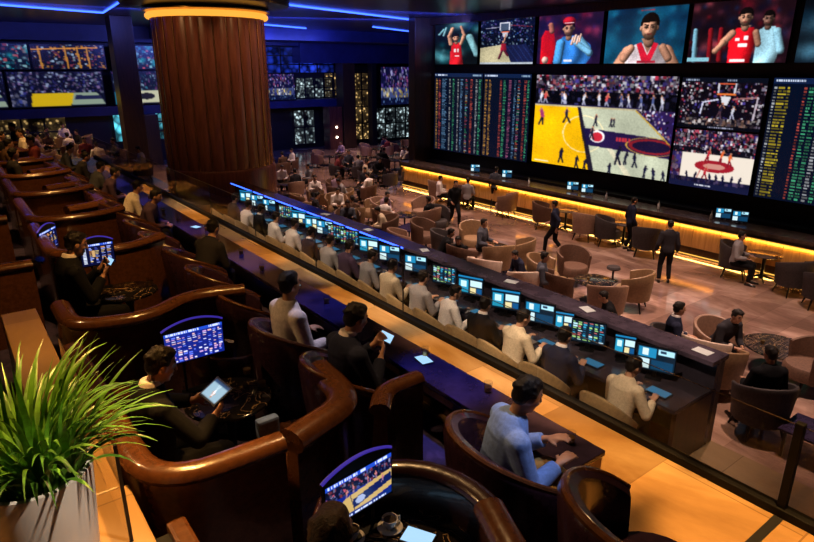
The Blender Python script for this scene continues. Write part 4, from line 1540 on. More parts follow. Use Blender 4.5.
pc = at(34, 470, 4.12)
pt = thing('potted_plant', 'leafy green plant in white pot on the stone ledge', 'potted plant', (pc.x, pc.y, 3.471))
hp_ = 4.12 - 3.47
obj('pot', lathe(B(), [(.01, 0), (.148, 0), (.155, .02), (.203, hp_ - .02), (.205, hp_), (.185, hp_), (.18, hp_ - .05), (.01, hp_ - .05)], 48), M['white_pot'], pt)
obj('soil', lathe(B(), [(.01, hp_ - .06), (.178, hp_ - .06), (.178, hp_ - .045), (.01, hp_ - .035)], 28), M['soil'], pt)
fb = B()
rl = random.Random(11)
for i in range(300):
    a = rl.uniform(0, 2 * PI)
    r0 = .15 * math.sqrt(rl.random())
    L = rl.uniform(.30, .60)
    el = R(rl.uniform(50, 89))
    bend = rl.uniform(.6, 2.1)
    wdt = rl.uniform(.008, .015)
    p = Vector((r0 * math.cos(a + .4), r0 * math.sin(a + .4), hp_ - .05))
    az = a + rl.uniform(-.5, .5)
    nseg = 9
    pl, pr_ = [], []
    e = el
    twist = rl.uniform(-.5, .5)
    for k in range(nseg + 1):
        t = k / nseg
        d = Vector((math.cos(e) * math.cos(az), math.cos(e) * math.sin(az), math.sin(e)))
        sd = Vector((-math.sin(az), math.cos(az), 0))
        nn = d.cross(sd)
        sd = (sd * math.cos(twist) + nn * math.sin(twist))
        w_ = wdt * (1 - t ** 2.2) * min(1, .55 + t * 2) + .0006
        pl.append(fb.verts.new(p + sd * w_))
        pr_.append((fb.verts.new(p + d.cross(sd) * w_ * .25), fb.verts.new(p - sd * w_)))
        p = p + d * (L / nseg)
        e -= bend / nseg * (.4 + 1.2 * t)
    for k in range(nseg):
        fb.faces.new((pl[k], pl[k + 1], pr_[k + 1][0], pr_[k][0]))
        fb.faces.new((pr_[k][0], pr_[k + 1][0], pr_[k + 1][1], pr_[k][1]))
obj('foliage', fb, M['leaf'], pt)

# ------------------------------------------------------------------ terrace: booths
BG = 'leather booths of the terrace'
PB = lambda pts, rad=.28: round_path([V2(*p) for p in pts], rad, 7)
booth('booth_sofa', 'leather booth around the man with the tablet, gold-lit rim by the stone ledge', PB([(1.24, 2.83), (.53, 2.85), (.51, 4.9)], .34), -1, M['leather'], .86, True, BG)
booth('booth_sofa', 'padded L-shaped leather corner seat across the round table from the man with the tablet', PB([(1.32, 2.88), (1.84, 3.05), (1.90, 3.58)], .22), 1, M['leather'], .80, True, BG, .085)
booth('booth_sofa', 'high leather back with plum piping right of the L-shaped corner seat', PB([(1.86, 2.74), (2.02, 2.93), (2.32, 2.93)], .22), 1, M['leather'], .88, False, BG, .05)
booth('booth_sofa', 'broad leather back lit amber, behind the monitor of the man with the tablet', PB([(.58, 5.9), (.58, 5.3), (1.15, 5.14), (1.55, 5.46), (2.06, 5.30)], .25), -1, M['leather'], .88, False, BG)
booth('booth_sofa', 'dark round booth wrapped around the nearest round table', [V2(1.44 + .40 * math.cos(a) + .0, 1.86 + .46 * math.sin(a)) for a in [R(215 - 12.5 * k) for k in range(21)]], 1 if False else -1, M['leather_dk'], .84, False, BG, .045)
booth('booth_sofa', 'short gold-rimmed booth end at the bottom edge, right of the nearest table', PB([(1.80, 1.72), (1.66, 1.40), (1.54, 1.1)], .2), -1, M['leather'], .86, False, BG)
yb = [7.45] + [9.45 + 2.15 * k for k in range(6)]
for k, y in enumerate(yb):
    x0 = .78 + .03 * k
    booth('booth_sofa', 'brown leather booth, %s one up the terrace beyond the stone ledge' % ORD[k],
          PB([(1.98, y + .25), (1.62, y), (x0, y), (x0, y + 1.75)], .4), -1, M['leather'], .90, True, BG)
    if k:
        booth('booth_sofa', 'brown leather corner seat facing the %s booth beyond the stone ledge' % ORD[k],
              PB([(1.35, y + .95), (1.92, y + 1.15), (1.92, y + 1.75)], .25), 1, M['leather'], .82, True, BG, .08)
for k in range(5):
    y = 7.45 + 2.6 * k
    booth('booth_sofa', 'leather booth at the photo\'s left edge, %s from the stone ledge' % ORD[k], PB([(.55, y), (-.5, y), (-.5, y + 1.6)], .4), -1, M['leather'], .88, True, BG)

# round tables
TA = at(228, 397, T + .62)
round_table('round_table', 'round black marble table before the man with the tablet', .31, .62, (TA.x, TA.y, T), 0)
TB = at(404, 541, T + .62)
round_table('round_table', 'nearest round black marble table, holding a cup and curved monitor', .35, .62, (TB.x, TB.y, T), 0)
TC = at(128, 290, T + .62)
round_table('round_table', 'round black marble table before the man with the phone', .30, .62, (TC.x, TC.y, T), 0)
tab_p = None
for k in range(1, len(yb)):
    lb = 'small round marble table in the %s booth beyond the stone ledge' % ORD[k]
    loc = (1.27, yb[k] + .95, T)
    if tab_p is None:
        tab_p = round_table('round_table', lb, .26, .62, loc, 'round tables up the terrace')
    else:
        dup(tab_p, loc, 0, lb)

# monitors on the tables
m1 = monitor('table_monitor', 'curved-top blue monitor listing odds, before the man with the tablet', pic_odds(0), (1.20, 4.14, T + .62), PI / 2, .42, .235, 'table monitors', True, .26)
m2 = monitor('table_monitor', 'dark blue monitor beside the phone of the man at upper left', pic_odds(1), (1.12, 6.96, T + .62), PI / 2, .32, .23, 'table monitors', True, .27)
p_ = at(359, 510, T + .64)
m3 = monitor('table_monitor', 'nearest monitor showing a basketball court under a violet arched edge', pic_odds(2), (1.34, 2.16, T + .62), PI / 2 + .12, .42, .24, 'table monitors', True, .16)
m4 = monitor('table_monitor', 'dim monitor behind the head of the man with the phone', pic_odds(1), (.86, 8.55, T + .62), PI / 2 + 1.0, .42, .26, 'table monitors', True, .10)
stool = thing('pedestal_table', 'slim pedestal table under the dim monitor', 'table', (.86, 8.58, T))
obj('tabletop', lathe(B(), [(.01, .59), (.20, .59), (.21, .61), (.20, .62), (.01, .62)], 28), M['marble'], stool)
obj('pedestal', tube(B(), [(0, 0, 0), (0, 0, .6)], .035, 12), M['blackmetal'], stool)

# things on the near tables
cup = thing('coffee_cup', 'white coffee cup on its saucer on the nearest round table', 'cup', (*at(390, 527, T + .63).xy, T + .62))
obj('saucer', lathe(B(), [(.002, 0), (.035, 0), (.068, .012), (.066, .016), (.03, .006), (.002, .006)], 28), M['white_pot'], cup)
obj('bowl', lathe(B(), [(.002, .007), (.022, .007), (.038, .05), (.042, .068), (.038, .068), (.033, .05), (.002, .048)], 28), M['white_pot'], cup)
obj('coffee', lathe(B(), [(.001, .052), (.035, .052), (.035, .056), (.001, .056)], 20), M['soil'], cup)
obj('handle', tube(B(), [(.038, 0, .055), (.062, 0, .052), (.062, 0, .028), (.034, 0, .022)], .005, 8), M['white_pot'], cup)
cp2 = dup(cup, (*at(352, 538, T + .63).xy, T + .62), 2.0, 'white cup at the bottom edge just left of the coffee cup')
pad = tag(obj('tablet', box(B(), -.06, .06, -.085, .085, 0, .009, .003), M['blackmetal'], None, False, (*at(418, 537, T + .63).xy, T + .621)), 'glowing tablet lying on the nearest round table', 'tablet')
pad.rotation_euler = (0, 0, .5)
obj('screen', box(B(), -.052, .052, -.077, .077, .009, .0105), M['phone'], pad, False)
for (px, py, lb) in ((262, 385, 'tumbler on the right of the tablet man\'s table'), (247, 372, 'tumbler at the far side of the tablet man\'s table'), (150, 284, 'tumbler on the phone man\'s table')):
    tumbler((*at(px, py, T + .64).xy, T + .62), lb, 'tumblers')
kb = tag(obj('placemat', box(B(), -.12, .12, -.13, .13, 0, .004, .001), M['desk'], None, False, (TA.x - .10, TA.y - .03, T + .62)), 'dark place mat under the tablet held at the round table', 'place mat')
bg_ = tag(obj('paper_bag', box(B(), -.08, .08, -.035, .035, 0, .15, .02), M['pale_blue'], None, False, (*at(268, 430, T + .5).xy, T + .45)), 'pale blue bundle on the booth seat beside the man with the tablet', 'bundle')

# ------------------------------------------------------------------ near people on the terrace
tm = person('tablet', (.77, 3.60, T), .10, 'black_cloth', 'black_cloth', 'man in a black suit holding a tablet at the round marble table', None, .95, True, coat='jacket')
pad2 = tag(obj('tablet', box(B(), -.085, .085, -.115, .115, -.005, .005, .003), M['blackmetal'], None, False), 'tablet held in both hands by the man in the black suit', 'tablet')
show('screen', (lambda p: (p.rect(.06, .08, .94, .92, (.55, .68, .75)), p.figure(.5, .5, .7, (.95, .95, .98), (.7, .8, .85)), p.rect(.06, .78, .94, .92, (.1, .25, .4)), p.blur(1), p)[-1])(Pic(30, 24, (.03, .05, .08))), (-.078, .107, .0062), (0, -.214, 0), (.156, 0, 0), M['disp_mon'], pad2)
pad2.location = (1.155, 3.64, T + .845)
pad2.rotation_euler = (0, -.50, .10)
pm = person('phone', (.80, 6.56, T), .05, 'black_cloth', 'black_cloth', 'man in a black suit looking at his phone at upper left', None, 1.02, True, coat='jacket')
wm = person('upright', (2.08, 4.36, T), .05, 'white', 'black_cloth', 'man in a white shirt in the leather chair behind the navy jacket', None, .96)
nm = person('phone', (2.10, 3.50, T), -.02, 'navy_cloth', 'black_cloth', 'man in a navy jacket holding a phone by the walkway', None, .95, True, coat='jacket')
bm_ = person('relaxed', (2.30, 2.12, T), -.42, 'pale_blue', 'khaki', 'man in a pale blue shirt and khaki trousers in the near leather chair', None, .93)
fm = person('upright', (.88, 1.62, T), .35, 'black_cloth', 'black_cloth', 'person at the bottom edge, only the top of a brown head showing', None, 1.0, hair='hair_br')


def phone_at(o, off, lb, tilt=.9):
    c, s = math.cos(o.rotation_euler.z), math.sin(o.rotation_euler.z)
    p = Vector(o.location) + Vector((off[0] * c - off[1] * s, off[0] * s + off[1] * c, off[2])) * o.scale.x
    q = tag(obj('phone', box(B(), -.037, .037, -.075, .075, -.004, .004, .003), M['blackmetal'], None, False, p), lb, 'phone')
    obj('screen', box(B(), -.033, .033, -.070, .070, .004, .0055), M['phone'], q, False)
    q.rotation_euler = (0, -tilt, o.rotation_euler.z + .1)
    return q


phone_at(pm, (.35, -.02, 1.00), 'phone with lit screen held by the man at upper left')
phone_at(nm, (.35, -.02, 1.00), 'phone with lit screen held by the man in the navy jacket')

# ------------------------------------------------------------------ terrace: row of club chairs along the walkway
CG = 'club chairs along the walkway'
c0 = club_chair('club_chair', 'plum leather chair holding the man in the pale blue shirt', M['leather_plum'], .84, CG)
c0.location = (2.42, 2.13, T)
c0.rotation_euler = (0, 0, -.30)
dup(c0, (2.42, 1.20, T), -.35, 'empty plum leather chair at the bottom edge nearest the balustrade corner', CG, 1.10)
dup(c0, (2.18, 3.52, T), 0, 'leather chair holding the man in the navy jacket', CG)
dup(c0, (2.16, 4.40, T), .05, 'leather chair holding the man in the white shirt', CG)
dup(c0, (1.80, 4.22, T), PI * .93, 'dark round leather seat between the tablet table and the white shirt', CG, .80) if False else None
rs_ = thing('lounge_chair', 'dark round leather chair beyond the tablet man\'s table', 'chair', (1.52, 4.55, T))
obj('backrest', shell_bm(.24, .27, .05, lambda a: .62 + .12 * math.cos(a * .6), .06, 2.4), M['leather_dk'], rs_)
obj('seat', lathe(B(), [(.20, .02), (.22, .08), (.22, .38), (.17, .43), (.05, .44)], 24), M['leather_dk'], rs_)
tops = ['plum_cloth', 'mauve', 'charcoal', 'slate', 'mauve', 'plum_cloth', 'white', 'charcoal', 'plum_cloth', 'slate', 'mauve', 'charcoal', 'plum_cloth', 'slate']
for k in range(14):
    y = 5.35 + .88 * k
    x = 2.20 + .02 * (k % 3)
    dup(c0, (x, y, T), .08 * ((k % 3) - 1), 'leather chair along the walkway, %s beyond the white shirt' % ORD[k], CG)
    if k in (0, 1, 3, 4, 7, 10, 12):
        continue
    person('far_lean', (x + .04, y, T), .5 * ((k * 7 % 5) - 2) / 2, tops[k], 'black_cloth',
           'guest in %s bent low by the walkway, %s chair beyond the white shirt' % (tops[k].replace('_cloth', '').replace('mauve', 'dusty mauve') + ' top', ORD[k]), 'guests in chairs along the walkway', .88)

# long low table before them
lt = thing('low_table', 'long low dark violet table along the walkway before the leather chairs', 'table', (0, 0, T))
obj('tabletop', box(B(), 2.80, 3.17, 1.98, 17.5, .42, .46, .008), M['lowtable'], lt, False)
obj('end_panel', box(B(), 2.83, 3.15, 1.99, 2.03, 0, .42), M['barwood'], lt, False)
obj('side_panel', box(B(), 3.08, 3.12, 2.03, 17.5, 0, .42), M['darkwood'], lt, False)
obj('side_panel', box(B(), 2.86, 2.90, 2.03, 17.5, .30, .42), M['darkwood'], lt, False)
obj('led_strip', box(B(), 3.122, 3.135, 2.05, 17.5, .33, .36), M['led_warm'], lt, False)
rk = random.Random(5)
for k in range(14):
    y = 2.15 + .8 * k + rk.uniform(-.12, .12)
    tumbler((2.90 + rk.uniform(0, .2), y, T + .46), 'tumbler on the long low table, %s from its near end' % ORD[k], 'tumblers on the low table')
for k, y in enumerate((3.75, 6.2, 9.6)):
    q = tag(obj('tablet', box(B(), -.06, .06, -.085, .085, 0, .010, .003), M['blackmetal'], None, False, (3.02, y, T + .461)), 'flat lit tablet on the long low table, %s from its near end' % ORD[k], 'tablet', 'tablets on the low table')
    obj('screen', box(B(), -.052, .052, -.077, .077, .010, .0115), M['phone'], q, False)
    q.rotation_euler = (0, 0, rk.uniform(-.3, .3))

# guests in the booths up the terrace
gt = ['charcoal', 'brown_cloth', 'maroon', 'black_cloth', 'white', 'charcoal', 'slate', 'brown_cloth', 'mauve', 'black_cloth', 'charcoal', 'brown_cloth', 'white', 'slate', 'charcoal', 'maroon']
n = 0
for k in range(1, len(yb)):
    for (dx, dy, rz, lb) in ((1.08, .9, .1, 'on the ledge side'), (1.66, 1.3, PI, 'on the walkway side')):
        if k < 3 or (k == 3 and dx > 1.5):
            continue
        t_ = gt[n % len(gt)]
        person('far_typing' if n % 2 else 'far_upright', (dx + .02 * k, yb[k] + dy, T), rz, t_, 'black_cloth',
               'guest in %s seated %s of the %s booth beyond the ledge' % (t_.replace('_cloth', ''), lb, ORD[k]), 'guests in the terrace booths')
        n += 1
for k in (0, 2, 3):
    person('far_upright', (-.1 + .1 * k, 8.3 + 2.6 * k, T), .3, gt[(k * 3) % 16], 'black_cloth', 'guest in the left-edge booth, %s from the stone ledge' % ORD[k], 'guests in the terrace booths')

# ------------------------------------------------------------------ terminal row: chairs, staff, monitors
PY_ = [3.24, 4.12, 4.83, 5.45, 6.14, 6.80, 7.59, 8.25, 8.9, 9.55, 10.3, 11.0, 11.85, 12.6, 13.3, 14.1]
PT = ['cream_shirt', 'navy_cloth', 'cream_shirt', 'black_cloth', 'white', 'grey', 'cream_shirt', 'grey', 'plum_cloth', 'grey', 'navy_cloth', 'white', 'white', 'black_cloth', 'white', 'charcoal']
TG = 'tan chairs of the terminal row'
tc = tub_chair('tub_chair', 'x', (M['tan'], M['dark_fab']), 1.0, .56, .31, TG)
first = True
for k, y in enumerate(PY_):
    lb = 'tan leather tub chair at the staff desk, %s from its near end' % ORD[k]
    if first:
        tc.location = (5.14, y, L1)
        tc['label'] = lb
        first = False
    else:
        dup(tc, (5.14, y, L1), rk.uniform(-.12, .12), lb, TG)
    nmz = PT[k].replace('_cloth', '').replace('_shirt', '')
    far = k > 9
    person(('far_typing' if far else ('typing_turn' if k in (0, 2, 4, 7) else 'typing')), (5.36, y, L1), rk.uniform(-.1, .1), PT[k], 'black_cloth',
           '%s worker in %s %s at the staff desk, %s from its near end' % ('seated', nmz, 'jacket' if nmz in ('navy', 'black') else 'shirt', ORD[k]), 'staff at the terminals', rk.uniform(.93, .99), nmz in ('navy', 'black'))
MY = [3.33, 3.80, 4.27, 4.73, 5.08, 5.72, 6.47, 7.09, 7.85, 8.62, 9.30, 9.98, 10.48, 10.96, 11.48, 12.12, 12.76, 13.67, 14.37, 15.05]
MG = 'monitors on the staff desk'
protos = {}
for k, y in enumerate(MY):
    lb = 'lit monitor on the staff desk, %s from its near end' % ORD[k]
    small = k in (1, 3)
    key = (k * 2 + (k // 3)) % 3 if not small else 'small'
    loc = (6.12 if not small else 6.22, y, L1 + .752)
    rz = .42 + rk.uniform(-.06, .06)
    if key not in protos:
        protos[key] = monitor('desk_monitor', lb, pic_terminal(key if key != 'small' else 2), loc, rz, .42 if not small else .24, .29 if not small else .24, MG, False, .10)
    else:
        dup(protos[key], loc, rz, lb, MG)
kp = None
for k, y in enumerate(PY_):
    loc = (5.86, y - .14, L1 + .751)
    lb = 'low cyan touch panel on the staff desk, %s from its near end' % ORD[k]
    if kp is None:
        kp = thing('touch_panel', lb, 'touch panel', loc, 0, 'touch panels on the staff desk')
        obj('casing', box(B(), -.08, .08, -.13, .13, 0, .018, .004), M['blackmetal'], kp, False)
        obj('screen', box(B(), -.07, .07, -.12, .12, .018, .020), M['touch'], kp, False)
    else:
        dup(kp, loc, 0, lb)
kb0 = None
for k, y in enumerate(PY_[:10]):
    loc = (5.74, y + .1, L1 + .751)
    lb = 'small keyboard on the staff desk, %s from its near end' % ORD[k]
    if kb0 is None:
        kb0 = thing('keyboard', lb, 'keyboard', loc, 0, 'keyboards on the staff desk')
        obj('body', box(B(), -.06, .06, -.15, .15, 0, .014, .004), M['black'], kb0, False)
        kk = B()
        for i in range(4):
            for j in range(11):
                box(kk, -.05 + i * .026, -.03 + i * .026, -.14 + j * .0255, -.12 + j * .0255, .014, .019)
        obj('keys', kk, M['grey'], kb0, False)
    else:
        dup(kb0, loc, rk.uniform(-.1, .1), lb)
for k, (y, n_) in enumerate(((3.0, 2), (4.6, 1), (6.0, 2), (8.1, 1), (9.9, 2), (11.6, 1))):
    q = tag(obj('paper_sheet', box(B(), -.07, .07, -.10, .10, 0, .003), M['paper'], None, False, (6.52, y, L1 + 1.111)), 'white sheet of paper on the plum ledge, %s from the near end' % ORD[k], 'paper', 'papers on the ledge')
    q.rotation_euler = (0, 0, rk.uniform(-.4, .4))

# ------------------------------------------------------------------ main floor lounge
LC = {}


def chair(kind, loc, rz, lb, group):
    sc = 1.2 if loc[1] < 21 else 1.0
    mats = {'tan': ('lounge_tan', 'lounge_tan'), 'rose': ('tan_rose', 'tan_rose'), 'brown': ('brown_fab', 'brown_fab'), 'cream': ('cream', 'cream'), 'dark': ('dark_fab', 'dark_fab')}[kind]
    if kind not in LC:
        LC[kind] = tub_chair('tub_chair', lb, (M[mats[0]], M[mats[1]]), .82, .64, .385, group)
        LC[kind].location = loc
        LC[kind].rotation_euler = (0, 0, rz)
        LC[kind].scale = (sc,) * 3
        return LC[kind]
    return dup(LC[kind], loc, rz, lb, group, sc)


def face(p, q):
    return math.atan2(q[1] - p[1], q[0] - p[0])


def seated(hx, hy, rz, pose, top, lb, sc=1.08, tr='black_cloth', group='lounge guests', collar=False, z=0.):
    p = at(hx, hy, z + 1.25 * sc)
    o = person(pose, (p.x - .1 * math.cos(rz), p.y - .1 * math.sin(rz), z), rz, top, tr, lb, group, sc, collar)
    return o


LG = 'lounge chairs on the main floor'
# the group at the right, by the end of the staff desk
t2 = at(777, 346, .5)
glt = thing('round_table', 'round lattice-patterned table at the right of the lounge, on a metal stem', 'table', (t2.x, t2.y, 0))
obj('tabletop', lathe(B(), [(.01, .47), (.58, .47), (.60, .485), (.60, .50), (.01, .50)], 44), M['marble'], glt)
lb_ = B()
for k in range(-7, 8):
    h_ = math.sqrt(max(.56 ** 2 - (k * .075) ** 2, 0))
    if h_ > .05:
        box(lb_, k * .075 - .006, k * .075 + .006, -h_, h_, .50, .503)
        box(lb_, -h_, h_, k * .075 - .006, k * .075 + .006, .5, .5035)
obj('lattice', lb_, M['bartop'], glt, False)
obj('pedestal', tube(B(), [(0, 0, 0), (0, 0, .47)], .05, 14), M['blackmetal'], glt)
obj('base', lathe(B(), [(.01, 0), (.3, 0), (.3, .015), (.05, .04), (.01, .04)], 24), M['blackmetal'], glt)
tumbler((t2.x - .12, t2.y + .22, .503), 'tumbler on the lattice-patterned round table', 'lounge tumblers').scale = (1.3,) * 3
s1 = seated(685, 309, -.9, 'upright', 'navy_cloth', 'man in a dark suit and tie-less white collar facing right, by the desk end', 1.12, collar=True)
s2 = seated(730, 308, -1.9, 'lean', 'charcoal', 'man in a charcoal jacket leaning forward beside the lattice table', 1.10)
s3 = seated(768, 351, .9, 'upright', 'black_cloth', 'man in black seen from behind, before the lattice table', 1.12)
chair('dark', (*(Vector(s1.location).xy), 0), -.9, 'dark tub chair under the man in the dark suit', LG)
chair('rose', (s2.location.x + .03, s2.location.y + .05, 0), -1.9, 'rose-tan tub chair under the man in the charcoal jacket', LG)
chair('dark', (s3.location.x, s3.location.y, 0), .9, 'dark tub chair under the man in black by the lattice table', LG)
p = at(716, 373, .4)
chair('tan', (p.x, p.y, 0), .6, 'tan tub chair just past the end of the staff desk', LG)
p = at(703, 352, .6)
chair('cream', (p.x, p.y, 0), .2, 'cream tub chair behind the ledge before the man in the dark suit', LG)
p = at(810, 366, .5)
chair('brown', (p.x, p.y, 0), 2.4, 'brown chair at the right edge beyond the lattice table', LG)
p = at(800, 432, .45)
lt2 = thing('low_table', 'dark glossy low table seen through the glass at the right edge', 'table', (p.x + .2, p.y - .5, 0), -.0)
obj('tabletop', box(B(), -.35, .35, -.9, .75, .42, .46, .01), M['lowtable'], lt2, False)
for sx in (-1, 1):
    for sy in (-.8, .65):
        obj('leg', box(B(), sx * .3 - .02, sx * .3 + .02, sy - .02, sy + .02, 0, .42), M['blackmetal'], lt2, False)

# the group with the dark round table in the middle
t1 = at(594, 280, .55)
gm = round_table('round_table', 'round dark table among tan tub chairs below the standing man', .50, .55, (t1.x, t1.y, 0), 'lounge tables')
tumbler((t1.x - .1, t1.y + .1, .55), 'tumbler on the round table below the standing man', 'lounge tumblers').scale = (1.3,) * 3
for (px, py, kd, lb) in ((573, 268, 'brown', 'brown tub chair behind the round table below the standing man'), (543, 276, 'tan', 'tan tub chair left of the round table, holding a man in dark blue'),
                         (633, 291, 'tan', 'tan tub chair right of the round table below the standing man'), (606, 303, 'rose', 'rose-tan tub chair at the near right of the round table'), (556, 290, 'brown', 'brown tub chair at the near left of the round table')):
    p = at(px, py, .45)
    chair(kd, (p.x, p.y, 0), face(p, t1), lb, LG)
seated(549, 257, -.9, 'upright', 'slate', 'man in dark blue seated left of the round table below the standing man', 1.05)
seated(612, 293, 2.4, 'lean', 'black_cloth', 'guest in black bending low in the near right chair', 1.0)
p = at(613, 274, .2)
st = thing('stool', 'small black stool between the round table and the standing man', 'stool', (p.x, p.y, 0))
obj('seat', lathe(B(), [(.02, .34), (.17, .34), (.19, .37), (.17, .42), (.02, .43)], 24), M['dark_fab'], st)
obj('pedestal', tube(B(), [(0, 0, .02), (0, 0, .34)], .03, 10), M['blackmetal'], st)
obj('base', lathe(B(), [(.01, 0), (.15, 0), (.15, .02), (.01, .03)], 20), M['blackmetal'], st)

# the group left of it
t3 = at(492, 248, .5)
dup(gm, (t3.x, t3.y, 0), .4, 'round dark table among chairs below the walking woman', 'lounge tables') if False else dup(gm, (t3.x, t3.y, 0), .4, 'round dark table in the chair group left of the walker', 'lounge tables')
for (px, py, kd, lb) in ((473, 240, 'tan', 'tan tub chair behind the seated man left of the walker'), (498, 261, 'tan', 'tan tub chair with its back to the staff desk, left of the walker'), (519, 256, 'tan', 'tan tub chair with dark cushion left of the walker'),
                         (424, 236, 'brown', 'wide brown chair next to the guest in black, behind the desk ledge'), (445, 247, 'dark', 'dark tub chair under the guest in black'), (484, 275, 'cream', 'cream chair just behind the desk ledge, middle of the photo'),
                         (525, 288, 'cream', 'cream chair behind the ledge, right of the middle one'), (462, 262, 'brown', 'brown chair just behind the ledge, left of the cream one'), (402, 246, 'rose', 'rose-tan chair behind the ledge below the blue-topped table'),
                         (437, 222, 'dark', 'dark chair by the blue-topped table')):
    p = at(px, py, .45)
    chair(kd, (p.x, p.y, 0), face(p, t3) + rk.uniform(-.4, .4), lb, LG)
seated(487, 223, -1.2, 'upright', 'slate', 'man in a dark blue top seated in the group left of the walker', 1.06)
seated(445, 230, -.5, 'lean', 'black_cloth', 'guest in black seated next to the wide brown chair', 1.05)
seated(460, 236, -2.6, 'lean', 'black_cloth', 'second guest in black facing the first beside the wide brown chair', 1.0)
seated(520, 251, 2.9, 'lean', 'navy_cloth', 'guest in navy in the tan chair left of the walker', .95)
p = at(412, 227, .55)
btb = thing('low_table', 'blue-lit square low table in the lounge behind the ledge', 'table', (p.x, p.y, 0), .3)
obj('tabletop', box(B(), -.45, .45, -.45, .45, .5, .54, .01), M['lowtable'], btb, False)
for sx in (-.38, .38):
    for sy in (-.38, .38):
        obj('leg', box(B(), sx - .02, sx + .02, sy - .02, sy + .02, 0, .5), M['blackmetal'], btb, False)

# standing and walking people
p = at(663, 282, 0)
person('stand', (p.x, p.y, 0), .7, 'charcoal', 'black_cloth', 'man standing alone in grey shirt and black trousers before the bar', None, 1.0)
p = at(553, 254, 0)
person('walk', (p.x, p.y, 0), 2.0, 'navy_cloth', 'black_cloth', 'person in dark clothes walking across the marble between the bar and lounge', None, 1.0)
p = at(454, 226, 0)
person('walk', (p.x, p.y, 0), -1.9, 'black_cloth', 'black_cloth', 'person in black walking past the far bar chairs', None, 1.0)

# ------------------------------------------------------------------ tables and chairs along the bar
BGp = 'chairs along the bar'
bt = None
for (px, py, lb) in ((770, 252, 'bar-side table with tumblers near the right edge'), (640, 219, 'bar-side table behind the standing man'), (570, 209, 'bar-side table left of the rose-tan chair'), (484, 184, 'bar-side table among the farthest bar chairs')):
    p = at(px, py, .74)
    p.x = min(p.x, 17.5)
    if bt is None:
        bt = thing('bar_table', lb, 'table', (p.x, p.y, 0), 0, 'tables along the bar')
        obj('tabletop', lathe(B(), [(.01, .70), (.42, .70), (.44, .715), (.44, .73), (.42, .74), (.01, .74)], 36), M['bartop'], bt)
        obj('pedestal', lathe(B(), [(.05, .03), (.045, .66), (.12, .70)], 18), M['blackmetal'], bt)
        fb = B()
        for a in range(4):
            tube(fb, [(.03 * math.cos(a * PI / 2 + .6), .03 * math.sin(a * PI / 2 + .6), .12), (.36 * math.cos(a * PI / 2 + .6), .36 * math.sin(a * PI / 2 + .6), .015)], [.03, .018], 8)
        obj('base', fb, M['blackmetal'], bt)
    else:
        dup(bt, (p.x, p.y, 0), .3, lb)
p = at(778, 247, .80)
tumbler((17.3, 6.45, .74), 'tumbler on the bar-side table near the right edge', 'bar tumblers').scale = (1.3,) * 3
for (px, py, kd, rz, lb) in ((735, 262, 'dark', -1.2, 'dark chair under the man in grey at the near bar table'), (793, 279, 'dark', 1.0, 'dark chair with its back to us, nearest the right edge by the bar'), (822, 292, 'dark', .6, 'dark chair cut by the right edge by the bar'),
                             (646, 243, 'dark', .5, 'dark chair behind the standing man\'s left side at the bar'), (608, 233, 'dark', -.9, 'dark chair left of the server at the bar'), (585, 228, 'rose', .2, 'rose-tan chair between two dark ones at the bar'),
                             (544, 217, 'brown', -.8, 'brown chair behind the upright walker at the bar'), (506, 206, 'rose', 1.9, 'rose-tan chair right of the server in slate at the bar'), (464, 197, 'brown', .6, 'brown chair under the grey guest at the far bar table'),
                             (438, 193, 'rose', -.3, 'rose-tan chair farthest left along the bar, by the black pier')):
    p = at(px, py, .42)
    chair(kd, (min(p.x, 17.3), p.y, 0), rz, lb, BGp)
seated(746, 236, -1.3, 'upright', 'grey', 'man in a grey shirt seated at the bar table near the right edge', 1.05)
seated(469, 180, .5, 'upright', 'grey', 'guest in grey seated at the far bar table', 1.0)
seated(443, 178, -.6, 'upright', 'white', 'guest in white seated farthest left by the bar', 1.0)
p = at(627, 250, 0)
person('stand', (p.x, p.y, 0), -.6, 'navy_cloth', 'black_cloth', 'server in navy standing between the bar chairs left of the standing man', None, 1.0)
p = at(494, 208, 0)
person('stand', (p.x, p.y, 0), .3, 'slate', 'black_cloth', 'server in slate standing by the far bar table', None, 1.0)
# on the bar
for k, (y, lb) in enumerate(((8.55, 'lit screen on the bar, left of the nearest pair'), (8.05, 'lit screen on the bar, right of the nearest pair'), (17.5, 'lit screen on the bar under the first odds boards'), (14.15, 'lit screen on the bar, left one under the yellow court'), (13.5, 'lit screen on the bar, right one under the yellow court'), (19.4, 'small lit screen on the bar farthest left'))):
    if k == 0:
        bmn = monitor('bar_monitor', lb, pic_terminal(0), (18.40, y, 1.22), .45, .42, .30, 'screens on the bar', False, .06)
    else:
        dup(bmn, (18.40, y, 1.22), .45, lb)
for k, y in enumerate((8.9, 7.7, 6.2, 12.6, 16.2)):
    b = thing('bottle', 'small pale bottle on the bar, %s counted from the right' % ORD[[1, 2, 0, 3, 4][k] if False else k], 'bottle', (18.3, [8.85, 5.9, 10.6, 12.6, 16.2][k], 1.22), 0, 'bottles on the bar')
    b['label'] = ['pale bottle just left of the nearest pair of bar screens', 'pale bottle on the bar nearest the right edge', 'pale bottle on the bar behind the standing man', 'pale bottle right of the bar screens under the court', 'pale bottle on the bar between the far screens'][k]
    obj('body', lathe(B(), [(.001, 0), (.036, 0), (.038, .01), (.038, .13), (.014, .18), (.013, .23), (.001, .23)], 16), M['white_pot'], b)
    obj('cap', lathe(B(), [(.001, .23), (.015, .23), (.015, .255), (.001, .255)], 12), M['brass'], b)

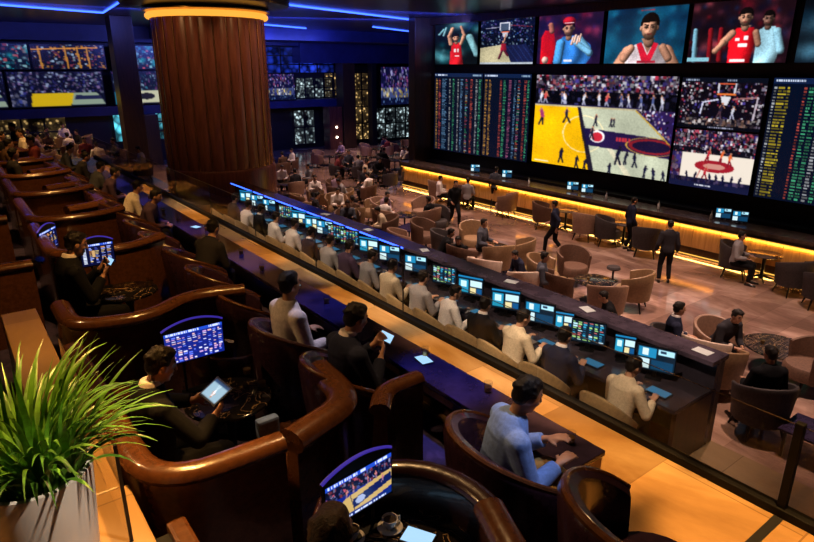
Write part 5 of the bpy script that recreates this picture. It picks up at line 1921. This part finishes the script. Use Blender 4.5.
# ------------------------------------------------------------------ deeper lounge groups
GROUPS = [
    (11.4, 18.9, 'tan', 0, 'the lounge table nearest the pillar'), (12.9, 17.2, 'rose', 0, 'the table beyond the blue-lit one'), (10.2, 16.4, 'brown', 0, 'the table behind the ledge middle'),
    (12.0, 21.6, 'tan', 0, 'the table right of the pillar base'), (14.0, 22.6, 'brown', 0, 'the table on open marble by the pillar'), (17.2, 24.6, 'dark', 0, 'the dark table left of the black pier'),
    (17.2, 27.4, 'dark', 0, 'the dark table before the brown column'), (14.4, 30.9, 'brown', 0, 'the far table just right of the pillar'), (18.4, 32.0, 'rose', 0, 'the far table under the brown column'),
    (20.6, 28.4, 'dark', 0, 'the dark table before the tall windows'), (22.6, 33.2, 'rose', 0, 'the farthest table before the tall windows'), (12.4, 25.4, 'rose', 0, 'the table behind the pillar\'s right flank'), (25.2, 33.0, 'brown', 0, 'the farthest table by the black pier'),
    (5.1, 24.9, 'brown', L1, 'the lower table left of the pillar'), (5.0, 28.4, 'rose', L1, 'the second lower table left of the pillar'), (4.4, 33.0, 'tan', L1, 'the table under the yellow court screen'), (2.7, 26.4, 'brown', L1, 'the left table past the terrace end'),
    (2.6, 30.2, 'rose', L1, 'the second left table past the terrace'), (2.6, 34.9, 'brown', L1, 'the farthest left table under the mezzanine'), (5.2, 36.5, 'tan', L1, 'the far table near the hall column'),
]
gtops = ['white', 'charcoal', 'brown_cloth', 'mauve', 'white', 'black_cloth', 'cream_shirt', 'slate', 'maroon', 'grey']
sides = [('screen side', 0), ('far side', PI / 2), ('terrace side', PI), ('near side', -PI / 2)]
rg = random.Random(21)
n = 0
for gi, (gx, gy, kd, gz, nm_) in enumerate(GROUPS):
    lb = 'low round table, ' + nm_
    dup(gm, (gx, gy, gz), 0, lb[:90], 'tables deeper in the hall')
    rot = rg.uniform(-.4, .4)
    rd = 1.08 if gy < 21 else .98
    for (sd, a) in sides:
        x, y = gx + rd * math.cos(a + rot), gy + rd * math.sin(a + rot)
        chair(kd, (x, y, gz), a + rot + PI, '%s tub chair at %s, %s' % ({'rose': 'rose-tan', 'dark': 'dark', 'tan': 'tan', 'brown': 'brown'}[kd], nm_, sd), 'chairs deeper in the hall')
        if rg.random() < .68:
            tp = gtops[n % len(gtops)]
            n += 1
            person(['far_upright', 'far_lean', 'far_typing'][n % 3], (x, y, gz), a + rot + PI, tp, 'black_cloth', 'guest in %s at %s, %s' % (tp.replace('_cloth', '').replace('_shirt', ''), nm_, sd), 'guests deeper in the hall', 1.0, shoes=False)
